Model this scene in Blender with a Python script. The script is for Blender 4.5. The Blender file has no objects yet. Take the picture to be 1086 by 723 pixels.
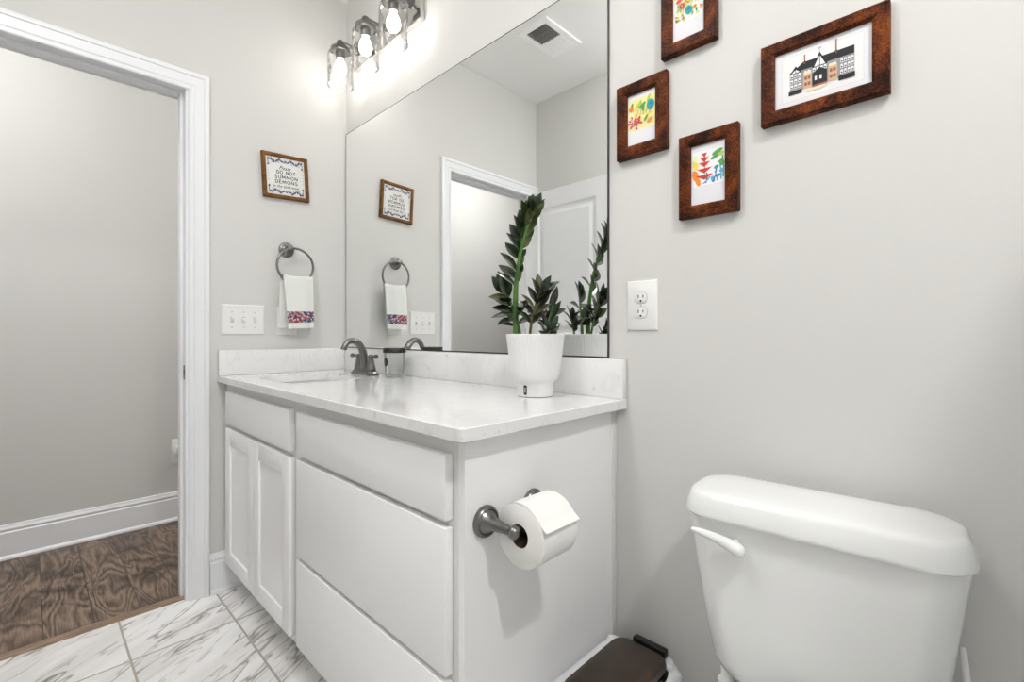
import bpy, bmesh, math, random
from mathutils import Vector, Matrix
random.seed(7)
PI = math.pi
scene = bpy.context.scene
COL = scene.collection

# ------------------------------------------------------------------ camera
F_PX, PSI, V0 = 500.7667, 0.7742, 354.7768
CAM = Vector((2.2242, -1.1, 1.0537))
cam_data = bpy.data.cameras.new('camera')
cam_data.sensor_width = 36.0
cam_data.lens = F_PX / 1086 * 36.0
cam_data.shift_y = -(361.5 - V0) / 1086
cam_data.clip_start = 0.01
cam = bpy.data.objects.new('camera', cam_data)
cam.location = CAM
cam.rotation_euler = (PI / 2, 0, PSI)
COL.objects.link(cam)
scene.camera = cam

# ------------------------------------------------------------------ world, exposure
world = bpy.data.worlds.new('world')
scene.world = world
world.use_nodes = True
world.node_tree.nodes['Background'].inputs[0].default_value = (0.9, 0.95, 1.0, 1)
world.node_tree.nodes['Background'].inputs[1].default_value = 0.3
vs = scene.view_settings
vs.view_transform = 'Standard'
vs.look = 'None'
vs.gamma = 1.0
vs.use_curve_mapping = False
vs.exposure = 1.27
scene.cycles.use_denoising = True
scene.cycles.max_bounces = 14
scene.cycles.diffuse_bounces = 8
scene.cycles.glossy_bounces = 6
scene.cycles.transparent_max_bounces = 24
scene.cycles.sample_clamp_indirect = 6.0
P_CEIL_NEAR, P_DOME_FAR, P_FILL_MID, P_BULB, P_DOME_HALL = 480.0, 14.0, 25.0, 9.0, 28.0   # emission strengths
CEIL = 2.691

# ------------------------------------------------------------------ materials
def new_mat(name):
    m = bpy.data.materials.new(name)
    m.use_nodes = True
    return m, m.node_tree.nodes, m.node_tree.links, m.node_tree.nodes['Principled BSDF']

def mat(name, color, rough=0.5, metal=0.0, bump=0.0, bscale=200.0, coat=0.0, spec=0.5, sheen=0.0):
    m, N, L, b = new_mat(name)
    b.inputs['Base Color'].default_value = (*color, 1)
    b.inputs['Roughness'].default_value = rough
    b.inputs['Metallic'].default_value = metal
    b.inputs['Coat Weight'].default_value = coat
    b.inputs['Coat Roughness'].default_value = 0.08
    b.inputs['Specular IOR Level'].default_value = spec
    b.inputs['Sheen Weight'].default_value = sheen
    if bump > 0:
        tc = N.new('ShaderNodeTexCoord'); n = N.new('ShaderNodeTexNoise')
        n.inputs['Scale'].default_value = bscale; n.inputs['Detail'].default_value = 3
        bp = N.new('ShaderNodeBump'); bp.inputs['Strength'].default_value = bump; bp.inputs['Distance'].default_value = 0.002
        L.new(tc.outputs['Object'], n.inputs['Vector']); L.new(n.outputs['Fac'], bp.inputs['Height'])
        L.new(bp.outputs['Normal'], b.inputs['Normal'])
    return m

def ramp(N, stops):
    r = N.new('ShaderNodeValToRGB')
    els = r.color_ramp.elements
    while len(els) < len(stops): els.new(0.5)
    for e, (p, c) in zip(els, stops):
        e.position = p; e.color = (*c, 1) if len(c) == 3 else c
    return r

def noise_mat(name, stops, scale=(1, 1, 1), nscale=5.0, detail=6, rough=0.5, dist=0.0, bump=0.0, coat=0.0):
    m, N, L, b = new_mat(name)
    tc = N.new('ShaderNodeTexCoord'); mp = N.new('ShaderNodeMapping'); mp.inputs['Scale'].default_value = scale
    n = N.new('ShaderNodeTexNoise'); n.inputs['Scale'].default_value = nscale; n.inputs['Detail'].default_value = detail
    n.inputs['Distortion'].default_value = dist
    r = ramp(N, stops)
    L.new(tc.outputs['Object'], mp.inputs['Vector']); L.new(mp.outputs['Vector'], n.inputs['Vector'])
    L.new(n.outputs['Fac'], r.inputs['Fac']); L.new(r.outputs['Color'], b.inputs['Base Color'])
    b.inputs['Roughness'].default_value = rough; b.inputs['Coat Weight'].default_value = coat
    if bump:
        bp = N.new('ShaderNodeBump'); bp.inputs['Strength'].default_value = bump; bp.inputs['Distance'].default_value = 0.002
        L.new(n.outputs['Fac'], bp.inputs['Height']); L.new(bp.outputs['Normal'], b.inputs['Normal'])
    return m

def emit_mat(name, color, strength):
    m = bpy.data.materials.new(name); m.use_nodes = True
    N = m.node_tree.nodes; L = m.node_tree.links
    N.remove(N['Principled BSDF'])
    e = N.new('ShaderNodeEmission'); e.inputs[0].default_value = (*color, 1); e.inputs[1].default_value = strength
    L.new(e.outputs[0], N['Material Output'].inputs[0])
    return m

def thin_glass(name, tint=(1, 1, 1), rough=0.0, refl=1.0):
    """Thin clear glass: sees straight through, mirrors at grazing angles."""
    m = bpy.data.materials.new(name); m.use_nodes = True
    N = m.node_tree.nodes; L = m.node_tree.links
    N.remove(N['Principled BSDF'])
    t = N.new('ShaderNodeBsdfTransparent'); t.inputs[0].default_value = (*tint, 1)
    g = N.new('ShaderNodeBsdfGlossy'); g.inputs['Roughness'].default_value = rough
    g.inputs[0].default_value = (1, 1, 1, 1)
    lw = N.new('ShaderNodeLayerWeight'); lw.inputs[0].default_value = 0.22
    mul = N.new('ShaderNodeMath'); mul.operation = 'MULTIPLY'; mul.inputs[1].default_value = refl
    mx = N.new('ShaderNodeMixShader')
    L.new(lw.outputs['Fresnel'], mul.inputs[0]); L.new(mul.outputs[0], mx.inputs[0])
    L.new(t.outputs[0], mx.inputs[1]); L.new(g.outputs[0], mx.inputs[2])
    L.new(mx.outputs[0], N['Material Output'].inputs[0])
    return m

M = {}
M['wall'] = mat('wall_paint', (0.635, 0.63, 0.612), 0.75, bump=0.12, bscale=350)
M['ceiling'] = mat('ceiling_paint', (0.86, 0.86, 0.85), 0.85, bump=0.1, bscale=250)
M['trim'] = mat('trim_paint', (0.80, 0.81, 0.83), 0.32)
M['door'] = mat('door_paint', (0.82, 0.825, 0.835), 0.35)
M['cabinet'] = mat('cabinet_paint', (0.86, 0.86, 0.865), 0.38)
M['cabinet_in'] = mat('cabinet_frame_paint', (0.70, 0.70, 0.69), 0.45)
M['plate'] = mat('white_plastic', (0.79, 0.79, 0.775), 0.3)
M['slot'] = mat('dark_slot', (0.02, 0.02, 0.02), 0.5)
M['slot_grey'] = mat('shadow_gap_plastic', (0.55, 0.55, 0.53), 0.5)
M['nickel'] = mat('brushed_nickel', (0.21, 0.205, 0.20), 0.28, 1.0)
M['nickel_light'] = mat('bright_nickel', (0.62, 0.60, 0.58), 0.12, 1.0)
M['ceramic'] = mat('toilet_ceramic', (0.785, 0.795, 0.79), 0.14, coat=0.4)
M['sink'] = mat('sink_ceramic', (0.82, 0.82, 0.81), 0.15, coat=0.5)
M['paper'] = mat('tissue_paper', (0.80, 0.795, 0.775), 0.95, bump=0.25, bscale=500)
M['card_core'] = mat('brown_card', (0.07, 0.035, 0.022), 0.9)
M['pot'] = mat('pot_plastic', (0.77, 0.77, 0.77), 0.4)
M['gauge'] = mat('gauge_window', (0.03, 0.03, 0.035), 0.15)
M['gauge_in'] = mat('gauge_float', (0.35, 0.35, 0.36), 0.4)
M['soil'] = noise_mat('potting_soil', [(0.3, (0.015, 0.011, 0.008)), (0.7, (0.06, 0.045, 0.03))], nscale=90, rough=0.95, bump=0.8)
M['stem'] = noise_mat('green_stem', [(0.3, (0.035, 0.13, 0.018)), (0.7, (0.10, 0.24, 0.04))], nscale=40, rough=0.4)
M['stem_brown'] = noise_mat('brown_green_stem', [(0.3, (0.06, 0.06, 0.018)), (0.7, (0.14, 0.10, 0.04))], nscale=40, rough=0.45)
M['leaf'] = noise_mat('glossy_dark_leaf', [(0.30, (0.006, 0.014, 0.006)), (0.55, (0.014, 0.028, 0.010)), (0.75, (0.06, 0.085, 0.022))], nscale=30, rough=0.28, coat=0.3)
M['leaf_pale'] = noise_mat('young_leaf', [(0.30, (0.035, 0.05, 0.015)), (0.6, (0.10, 0.12, 0.035)), (0.8, (0.16, 0.17, 0.06))], nscale=30, rough=0.3, coat=0.3)
M['leaf_brown'] = noise_mat('dark_brownish_leaf', [(0.30, (0.018, 0.013, 0.010)), (0.6, (0.045, 0.035, 0.022)), (0.8, (0.09, 0.075, 0.04))], nscale=25, rough=0.3, coat=0.3)
M['black_plastic'] = mat('black_plastic', (0.012, 0.012, 0.012), 0.35)
M['lid_brown'] = noise_mat('dark_brown_lid', [(0.25, (0.018, 0.013, 0.010)), (0.52, (0.040, 0.025, 0.016)), (0.8, (0.095, 0.050, 0.028))], nscale=9, rough=0.36, dist=1.2)
M['bag'] = mat('white_bag_plastic', (0.84, 0.85, 0.87), 0.4, bump=0.6, bscale=45)
M['towel'] = mat('terry_cloth', (0.745, 0.765, 0.735), 0.95, bump=0.9, bscale=420, sheen=0.3)
M['bulb'] = emit_mat('bulb_glow', (1.0, 0.965, 0.915), P_BULB)
M['can_near'] = emit_mat('recessed_lens_near', (1.0, 0.99, 0.978), P_CEIL_NEAR)
M['can_far'] = emit_mat('recessed_lens_far', (1.0, 0.99, 0.978), P_DOME_FAR)
M['fill_mid'] = emit_mat('added_fill_mid', (1.0, 0.99, 0.978), P_FILL_MID)  # glow of the added fill dome
M['hall_lens'] = emit_mat('hall_lens', (1.0, 0.99, 0.978), P_DOME_HALL)
M['glass'] = thin_glass('clear_shade_glass', (0.99, 0.985, 0.98), 0.02, 0.9)
M['jar_glass'] = thin_glass('clear_jar_glass', (0.93, 0.94, 0.935), 0.06, 0.8)
M['dark_edge'] = mat('mirror_edge_dark', (0.03, 0.03, 0.03), 0.4)
mm, N_, L_, b_ = new_mat('mirror_silver')
b_.inputs['Base Color'].default_value = (0.93, 0.94, 0.935, 1); b_.inputs['Metallic'].default_value = 1; b_.inputs['Roughness'].default_value = 0.0
M['mirror'] = mm

def wood_frame_mat(name, cols, nscale=14):
    m, N, L, b = new_mat(name)
    tc = N.new('ShaderNodeTexCoord')
    n = N.new('ShaderNodeTexNoise'); n.inputs['Scale'].default_value = nscale; n.inputs['Detail'].default_value = 10; n.inputs['Roughness'].default_value = 0.72
    n.inputs['Distortion'].default_value = 0.9
    n2 = N.new('ShaderNodeTexNoise'); n2.inputs['Scale'].default_value = 260; n2.inputs['Detail'].default_value = 3
    mix = N.new('ShaderNodeMix'); mix.data_type = 'FLOAT'; mix.inputs[0].default_value = 0.32
    r = ramp(N, cols)
    L.new(tc.outputs['Object'], n.inputs['Vector']); L.new(tc.outputs['Object'], n2.inputs['Vector'])
    L.new(n.outputs['Fac'], mix.inputs[2]); L.new(n2.outputs['Fac'], mix.inputs[3])
    L.new(mix.outputs[0], r.inputs['Fac']); L.new(r.outputs['Color'], b.inputs['Base Color'])
    b.inputs['Roughness'].default_value = 0.5; b.inputs['Specular IOR Level'].default_value = 0.12
    return m
M['frame_wood'] = wood_frame_mat('distressed_red_brown_wood', [(0.39, (0.006, 0.002, 0.001)), (0.46, (0.038, 0.008, 0.002)), (0.53, (0.115, 0.026, 0.005)), (0.64, (0.25, 0.066, 0.011))])
M['sign_wood'] = wood_frame_mat('golden_brown_wood', [(0.34, (0.05, 0.020, 0.006)), (0.5, (0.17, 0.075, 0.022)), (0.66, (0.30, 0.15, 0.05))], 20)
M['sign_face'] = mat('sign_card', (0.74, 0.74, 0.72), 0.6)
M['mat_board'] = mat('white_mat_board', (0.74, 0.735, 0.77), 0.7)
M['print_paper'] = mat('print_paper', (0.77, 0.77, 0.77), 0.7)
INK = {}
def ink(name, c):
    if name not in INK: INK[name] = mat('ink_' + name, c, 0.7)
    return INK[name]
for k, c in dict(black=(0.012, 0.012, 0.014), navy=(0.05, 0.06, 0.13), grey=(0.28, 0.28, 0.3), lightgrey=(0.55, 0.55, 0.55), red=(0.60, 0.035, 0.03), pink=(0.72, 0.10, 0.14), magenta=(0.5, 0.05, 0.16),
                 orange=(0.80, 0.25, 0.03), yellow=(0.82, 0.62, 0.10), paleyellow=(0.85, 0.78, 0.36), lime=(0.45, 0.58, 0.08), green=(0.10, 0.33, 0.10), teal=(0.02, 0.33, 0.33), blue=(0.05, 0.15, 0.45), sky=(0.10, 0.40, 0.55),
                 tan=(0.58, 0.42, 0.25), cream=(0.78, 0.68, 0.48), brick=(0.35, 0.10, 0.08), white=(0.83, 0.83, 0.83), rust=(0.32, 0.08, 0.03), slate=(0.30, 0.33, 0.42)).items(): ink(k, c)

# quartz: white with faint specks and veins
m, N, L, b = new_mat('white_quartz')
tc = N.new('ShaderNodeTexCoord')
n1 = N.new('ShaderNodeTexNoise'); n1.inputs['Scale'].default_value = 7; n1.inputs['Detail'].default_value = 8; n1.inputs['Distortion'].default_value = 1.2
r1 = ramp(N, [(0.0, (0.78, 0.78, 0.78)), (0.475, (0.78, 0.78, 0.78)), (0.5, (0.735, 0.735, 0.73)), (0.525, (0.78, 0.78, 0.78))])
n2 = N.new('ShaderNodeTexNoise'); n2.inputs['Scale'].default_value = 38; n2.inputs['Detail'].default_value = 2
r2 = ramp(N, [(0.0, (0.66, 0.66, 0.65)), (0.27, (0.80, 0.80, 0.79)), (0.31, (1, 1, 1))])
mx = N.new('ShaderNodeMix'); mx.data_type = 'RGBA'; mx.blend_type = 'MULTIPLY'; mx.inputs[0].default_value = 0.8
L.new(tc.outputs['Object'], n1.inputs['Vector']); L.new(tc.outputs['Object'], n2.inputs['Vector'])
L.new(n1.outputs['Fac'], r1.inputs['Fac']); L.new(n2.outputs['Fac'], r2.inputs['Fac'])
L.new(r1.outputs['Color'], mx.inputs[6]); L.new(r2.outputs['Color'], mx.inputs[7]); L.new(mx.outputs[2], b.inputs['Base Color'])
b.inputs['Roughness'].default_value = 0.10; b.inputs['Coat Weight'].default_value = 0.3
M['quartz'] = m

VA = 121   # direction of the veins
# marble tile floor (12 x 24 in tiles, veins, grout)
m, N, L, b = new_mat('marble_tile')
tc = N.new('ShaderNodeTexCoord'); mp = N.new('ShaderNodeMapping')
mp.inputs['Location'].default_value = (-0.277 + 0.61 * 3, 0.567 + 0.303 * 8, 0)
br = N.new('ShaderNodeTexBrick'); br.offset = 0.0; br.squash = 1.0
br.inputs['Color1'].default_value = (0, 0, 0, 1); br.inputs['Color2'].default_value = (1, 1, 1, 1); br.inputs['Mortar'].default_value = (0.5, 0.5, 0.5, 1)
br.inputs['Scale'].default_value = 1.0; br.inputs['Mortar Size'].default_value = 0.0035; br.inputs['Mortar Smooth'].default_value = 0.1
br.inputs['Brick Width'].default_value = 0.61; br.inputs['Row Height'].default_value = 0.303
L.new(tc.outputs['Object'], mp.inputs['Vector']); L.new(mp.outputs['Vector'], br.inputs['Vector'])
# vein coordinates shifted per tile
off = N.new('ShaderNodeVectorMath'); off.operation = 'MULTIPLY_ADD'; off.inputs[1].default_value = (7.3, 3.1, 5.7)
L.new(br.outputs['Color'], off.inputs[0]); L.new(tc.outputs['Object'], off.inputs[2])
turn = N.new('ShaderNodeMapping'); turn.inputs['Rotation'].default_value = (0, 0, math.radians(-VA))
rot = N.new('ShaderNodeMapping'); rot.inputs['Scale'].default_value = (1.5, 8.0, 1.0)
L.new(off.outputs[0], turn.inputs['Vector']); L.new(turn.outputs[0], rot.inputs['Vector'])
def veins(sc, lo, mid, hi, dist, det=7):
    n = N.new('ShaderNodeTexNoise'); n.inputs['Scale'].default_value = sc; n.inputs['Detail'].default_value = det; n.inputs['Distortion'].default_value = dist
    n.inputs['Roughness'].default_value = 0.55
    r = ramp(N, [(0.0, (1, 1, 1)), (mid - lo, (1, 1, 1)), (mid, hi), (mid + lo, (1, 1, 1))])
    L.new(rot.outputs[0], n.inputs['Vector']); L.new(n.outputs['Fac'], r.inputs['Fac']); return r
v1 = veins(0.85, 0.014, 0.5, (0.40, 0.37, 0.35), 0.12, 3.2)
v2 = veins(1.7, 0.020, 0.55, (0.66, 0.64, 0.62), 0.2, 3)
v3 = veins(1.0, 0.16, 0.42, (0.86, 0.85, 0.84), 0.4, 4)
m1 = N.new('ShaderNodeMix'); m1.data_type = 'RGBA'; m1.blend_type = 'MULTIPLY'; m1.inputs[0].default_value = 1
m2 = N.new('ShaderNodeMix'); m2.data_type = 'RGBA'; m2.blend_type = 'MULTIPLY'; m2.inputs[0].default_value = 1
m3 = N.new('ShaderNodeMix'); m3.data_type = 'RGBA'; m3.blend_type = 'MULTIPLY'; m3.inputs[0].default_value = 1
m3.inputs[6].default_value = (0.90, 0.895, 0.89, 1)
L.new(v1.outputs[0], m1.inputs[6]); L.new(v2.outputs[0], m1.inputs[7]); L.new(m1.outputs[2], m2.inputs[6]); L.new(v3.outputs[0], m2.inputs[7])
L.new(m2.outputs[2], m3.inputs[7])
mg = N.new('ShaderNodeMix'); mg.data_type = 'RGBA'; mg.inputs[7].default_value = (0.42, 0.38, 0.33, 1)
L.new(br.outputs['Fac'], mg.inputs[0]); L.new(m3.outputs[2], mg.inputs[6]); L.new(mg.outputs[2], b.inputs['Base Color'])
b.inputs['Roughness'].default_value = 0.3
bp = N.new('ShaderNodeBump'); bp.invert = True; bp.inputs['Strength'].default_value = 0.4; bp.inputs['Distance'].default_value = 0.002
L.new(br.outputs['Fac'], bp.inputs['Height']); L.new(bp.outputs[0], b.inputs['Normal'])
M['tile'] = m

# dark wood planks running along x
m, N, L, b = new_mat('dark_wood_planks')
tc = N.new('ShaderNodeTexCoord'); mp = N.new('ShaderNodeMapping'); mp.inputs['Location'].default_value = (5.0, 0.665 + 0.1335 * 30, 0)
br = N.new('ShaderNodeTexBrick'); br.offset = 0.37; br.offset_frequency = 2
br.inputs['Color1'].default_value = (0, 0, 0, 1); br.inputs['Color2'].default_value = (1, 1, 1, 1)
br.inputs['Scale'].default_value = 1.0; br.inputs['Mortar Size'].default_value = 0.0012; br.inputs['Mortar Smooth'].default_value = 0.2
br.inputs['Brick Width'].default_value = 1.9; br.inputs['Row Height'].default_value = 0.1335
L.new(tc.outputs['Object'], mp.inputs['Vector']); L.new(mp.outputs['Vector'], br.inputs['Vector'])
off = N.new('ShaderNodeVectorMath'); off.operation = 'MULTIPLY_ADD'; off.inputs[1].default_value = (9.1, 4.7, 6.3)
L.new(br.outputs['Color'], off.inputs[0]); L.new(tc.outputs['Object'], off.inputs[2])
st = N.new('ShaderNodeMapping'); st.inputs['Scale'].default_value = (2.2, 11.0, 1.0)
L.new(off.outputs[0], st.inputs['Vector'])
n = N.new('ShaderNodeTexNoise'); n.inputs['Scale'].default_value = 1.0; n.inputs['Detail'].default_value = 1.5; n.inputs['Distortion'].default_value = 0.5
L.new(st.outputs[0], n.inputs['Vector'])
mu = N.new('ShaderNodeMath'); mu.operation = 'MULTIPLY'; mu.inputs[1].default_value = 11.0
fr = N.new('ShaderNodeMath'); fr.operation = 'PINGPONG'; fr.inputs[1].default_value = 0.5
L.new(n.outputs['Fac'], mu.inputs[0]); L.new(mu.outputs[0], fr.inputs[0])
fine = N.new('ShaderNodeMapping'); fine.inputs['Scale'].default_value = (14, 160, 1)
L.new(off.outputs[0], fine.inputs['Vector'])
nf = N.new('ShaderNodeTexNoise'); nf.inputs['Scale'].default_value = 1.0; nf.inputs['Detail'].default_value = 4
L.new(fine.outputs[0], nf.inputs['Vector'])
add = N.new('ShaderNodeMath'); add.operation = 'MULTIPLY_ADD'; add.inputs[1].default_value = 0.8
L.new(nf.outputs['Fac'], add.inputs[0]); L.new(fr.outputs[0], add.inputs[2])
r = ramp(N, [(0.14, (0.012, 0.008, 0.006)), (0.32, (0.055, 0.034, 0.023)), (0.60, (0.15, 0.100, 0.070)), (0.9, (0.25, 0.18, 0.13))])
L.new(add.outputs[0], r.inputs['Fac'])
nb = N.new('ShaderNodeTexNoise'); nb.inputs['Scale'].default_value = 4.2; nb.inputs['Detail'].default_value = 4; nb.inputs['Distortion'].default_value = 0.8
L.new(off.outputs[0], nb.inputs['Vector'])
rb = ramp(N, [(0.36, (0.20, 0.18, 0.17)), (0.50, (1, 1, 1))]); L.new(nb.outputs['Fac'], rb.inputs['Fac'])
mk = N.new('ShaderNodeMix'); mk.data_type = 'RGBA'; mk.blend_type = 'MULTIPLY'; mk.inputs[0].default_value = 0.85
L.new(r.outputs[0], mk.inputs[6]); L.new(rb.outputs[0], mk.inputs[7])
mg = N.new('ShaderNodeMix'); mg.data_type = 'RGBA'; mg.inputs[7].default_value = (0.02, 0.013, 0.01, 1)
L.new(br.outputs['Fac'], mg.inputs[0]); L.new(mk.outputs[2], mg.inputs[6]); L.new(mg.outputs[2], b.inputs['Base Color'])
b.inputs['Roughness'].default_value = 0.42
M['planks'] = m
M['strip'] = noise_mat('oak_strip', [(0.3, (0.17, 0.11, 0.07)), (0.7, (0.34, 0.235, 0.16))], scale=(40, 4, 4), nscale=3, rough=0.45)

# towel border: dense little flowers
m, N, L, b = new_mat('floral_border')
tc = N.new('ShaderNodeTexCoord'); vo = N.new('ShaderNodeTexVoronoi'); vo.inputs['Scale'].default_value = 170
r = ramp(N, [(0.0, (0.03, 0.04, 0.13)), (0.30, (0.42, 0.06, 0.06)), (0.42, (0.60, 0.48, 0.46)), (0.52, (0.06, 0.08, 0.20)), (0.62, (0.60, 0.22, 0.16)), (0.70, (0.10, 0.14, 0.16)), (0.84, (0.50, 0.42, 0.46))])
r.color_ramp.interpolation = 'CONSTANT'
L.new(tc.outputs['Object'], vo.inputs['Vector']); L.new(vo.outputs['Color'], r.inputs['Fac']); L.new(r.outputs[0], b.inputs['Base Color'])
b.inputs['Roughness'].default_value = 0.9
M['floral'] = m

# ------------------------------------------------------------------ mesh builder
ORG = {}
class MB:
    def __init__(self):
        self.bm = bmesh.new(); self.mats = []; self.cur = 0
    def use(self, m):
        if m not in self.mats: self.mats.append(m)
        self.cur = self.mats.index(m); return self
    def face(self, vs, smooth=True):
        try: f = self.bm.faces.new(vs)
        except ValueError: return None
        f.material_index = self.cur; f.smooth = smooth; return f
    def poly(self, pts):
        return self.face([self.bm.verts.new(p) for p in pts])
    def absorb(self, bm2, mtx=None):
        vm = {}
        for v in bm2.verts: vm[v] = self.bm.verts.new(mtx @ v.co if mtx else v.co)
        for f in bm2.faces: self.face([vm[v] for v in f.verts])
        bm2.free()
    def box(self, x0, x1, y0, y1, z0, z1, bev=0.0, seg=2, mtx=None):
        t = bmesh.new(); bmesh.ops.create_cube(t, size=1)
        for v in t.verts: v.co = Vector(((x0 + x1) / 2 + v.co.x * (x1 - x0), (y0 + y1) / 2 + v.co.y * (y1 - y0), (z0 + z1) / 2 + v.co.z * (z1 - z0)))
        if bev > 0: bmesh.ops.bevel(t, geom=t.edges[:], offset=bev, segments=seg, affect='EDGES', profile=0.5)
        self.absorb(t, mtx); return self
    def loft(self, rings, cap0=True, cap1=True, closed=True):
        R = [[self.bm.verts.new(p) for p in r] for r in rings]
        n = len(R[0])
        for a, c in zip(R[:-1], R[1:]):
            for i in range(n if closed else n - 1):
                j = (i + 1) % n
                self.face([a[i], a[j], c[j], c[i]])
        if cap0: self.face(R[0][::-1])
        if cap1: self.face(R[-1])
        return self
    def lathe(self, c, prof, segs=40, axis='z', cap0=True, cap1=True, a0=0, rmod=None):
        rings = []
        for r, h in prof:
            ring = []
            for i in range(segs):
                a = a0 + 2 * PI * i / segs
                rr = r * (1 + (rmod(a, h) if rmod else 0))
                p = (rr * math.cos(a), rr * math.sin(a), h)
                if axis == 'x': p = (h, rr * math.cos(a), rr * math.sin(a))
                if axis == 'y': p = (rr * math.sin(a), h, rr * math.cos(a))
                ring.append(Vector(c) + Vector(p))
            rings.append(ring)
        return self.loft(rings, cap0, cap1)
    def tube(self, pts, rad, segs=12, cap=True, closed=False, flat=1.0):
        pts = [Vector(p) for p in pts]; n = len(pts)
        rads = rad if isinstance(rad, (list, tuple)) else [rad] * n
        rings = []; up = None
        for i, p in enumerate(pts):
            if closed: t = (pts[(i + 1) % n] - pts[i - 1])
            else: t = pts[min(i + 1, n - 1)] - pts[max(i - 1, 0)]
            t.normalize()
            if up is None:
                up = Vector((0, 0, 1)) if abs(t.z) < 0.9 else Vector((1, 0, 0))
            s = t.cross(up); s.normalize(); u = s.cross(t); u.normalize(); up = u
            rings.append([p + (s * math.cos(2 * PI * k / segs) + u * flat * math.sin(2 * PI * k / segs)) * rads[i] for k in range(segs)])
        if closed: rings.append(rings[0])
        if closed:
            R = [[self.bm.verts.new(p) for p in r] for r in rings[:-1]]; R.append(R[0])
            for a, c in zip(R[:-1], R[1:]):
                for i in range(segs): self.face([a[i], a[(i + 1) % segs], c[(i + 1) % segs], c[i]])
        else: self.loft(rings, cap, cap)
        return self
    def prism(self, pts, d):
        """pts: closed 3D polygon, d: extrusion vector"""
        d = Vector(d)
        A = [self.bm.verts.new(p) for p in pts]; B = [self.bm.verts.new(Vector(p) + d) for p in pts]
        self.face(A[::-1]); self.face(B)
        n = len(A)
        for i in range(n): self.face([A[i], A[(i + 1) % n], B[(i + 1) % n], B[i]])
        return self
    def sphere(self, c, r, seg=20, rings=12, sc=(1, 1, 1)):
        t = bmesh.new(); bmesh.ops.create_uvsphere(t, u_segments=seg, v_segments=rings, radius=r)
        for v in t.verts: v.co = Vector((v.co.x * sc[0], v.co.y * sc[1], v.co.z * sc[2])) + Vector(c)
        self.absorb(t); return self
    def build(self, name, material=None, parent=None, loc=None, angle=40, recalc=True):
        if loc is None: loc = ORG[parent.name] if parent else Vector((0, 0, 0))
        loc = Vector(loc)
        bm = self.bm
        if recalc: bmesh.ops.recalc_face_normals(bm, faces=bm.faces)
        for e in bm.edges:
            if len(e.link_faces) == 2 and e.calc_face_angle(0) > math.radians(angle): e.smooth = False
        for v in bm.verts: v.co -= loc
        me = bpy.data.meshes.new(name); bm.to_mesh(me); bm.free()
        for mt in (self.mats or [material]): me.materials.append(mt)
        o = bpy.data.objects.new(name, me); COL.objects.link(o)
        if parent: o.parent = parent; o.location = loc - ORG[parent.name]
        else: o.location = loc
        ORG[o.name] = loc
        return o

def tag(o, label, cat, group=None):
    o['label'] = label; o['category'] = cat
    if group: o['group'] = group
    return o
def thing(name, label, cat, loc, group=None):
    o = bpy.data.objects.new(name, None); COL.objects.link(o); o.location = loc; o.empty_display_size = 0.05
    ORG[o.name] = Vector(loc)
    return tag(o, label, cat, group)
def structure(o):
    o['kind'] = 'structure'; return o
def rrect(cx, cy, z, hx, hy, r, n=8):
    r = min(r, hx, hy); pts = []
    for (sx, sy, a0) in ((1, 1, 0), (-1, 1, PI / 2), (-1, -1, PI), (1, -1, 1.5 * PI)):
        for k in range(n + 1):
            a = a0 + PI / 2 * k / n
            pts.append((cx + sx * (hx - r) + r * math.cos(a), cy + sy * (hy - r) + r * math.sin(a), z))
    return pts
def smooth_path(pts, n=6):
    P = [Vector(p) for p in pts]; out = []
    for i in range(len(P) - 1):
        p0 = P[max(i - 1, 0)]; p1 = P[i]; p2 = P[i + 1]; p3 = P[min(i + 2, len(P) - 1)]
        for k in range(n):
            t = k / n
            out.append(0.5 * ((2 * p1) + (p2 - p0) * t + (2 * p0 - 5 * p1 + 4 * p2 - p3) * t * t + (3 * p1 - p0 - 3 * p2 + p3) * t ** 3))
    out.append(P[-1]); return out

# ------------------------------------------------------------------ the room
XR, YF = 4.3, -1.4325           # right end, front wall
HX = -1.033                     # far hall wall
J0, J1, JT = -0.668, -1.372, 2.026   # door opening: near jamb, hinge jamb, head
b = MB(); b.box(-0.115, XR, 0, 0.1, 0, CEIL); structure(b.build('wall_back', M['wall']))
b = MB()
b.box(-0.115, 0, J0 + 0.018, 0.0, 0, CEIL); b.box(-0.115, 0, YF - 0.1, J1 - 0.018, 0, CEIL); b.box(-0.115, 0, J1 - 0.018, J0 + 0.018, JT + 0.018, CEIL)
structure(b.build('wall_left', M['wall']))
b = MB(); b.box(0, XR, YF - 0.1, YF, 0, CEIL); structure(b.build('wall_front', M['wall']))
b = MB(); b.box(XR, XR + 0.1, YF - 0.1, 0.1, 0, CEIL); structure(b.build('wall_right', M['wall']))
b = MB(); b.box(2.62, 2.70, -1.02, 0, 0, 1.98); structure(b.build('wall_shade_screen', M['trim']))  # unseen wall added to shade the lower right of the back wall
b = MB(); b.box(HX - 0.1, HX, -3.6, 2.1, 0, CEIL); structure(b.build('wall_hall', M['wall']))
b = MB(); b.box(-0.115, 0, 0.1, 2.1, 0, CEIL); b.box(-0.115, 0, -3.6, YF - 0.1, 0, CEIL)
b.box(HX - 0.1, 0, 2.1, 2.2, 0, CEIL); b.box(HX - 0.1, 0, -3.7, -3.6, 0, CEIL); structure(b.build('wall_hall_near', M['wall']))
b = MB(); b.box(HX - 0.1, XR + 0.1, -3.7, 2.2, CEIL, CEIL + 0.1); structure(b.build('ceiling', M['ceiling']))
b = MB(); b.box(-0.042, XR + 0.1, YF - 0.1, 0.1, -0.06, 0); structure(b.build('floor', M['tile']))
b = MB(); b.box(HX - 0.1, -0.042, -3.7, 2.2, -0.06, 0.0); structure(b.build('floor_hall', M['planks']))
b = MB()
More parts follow.
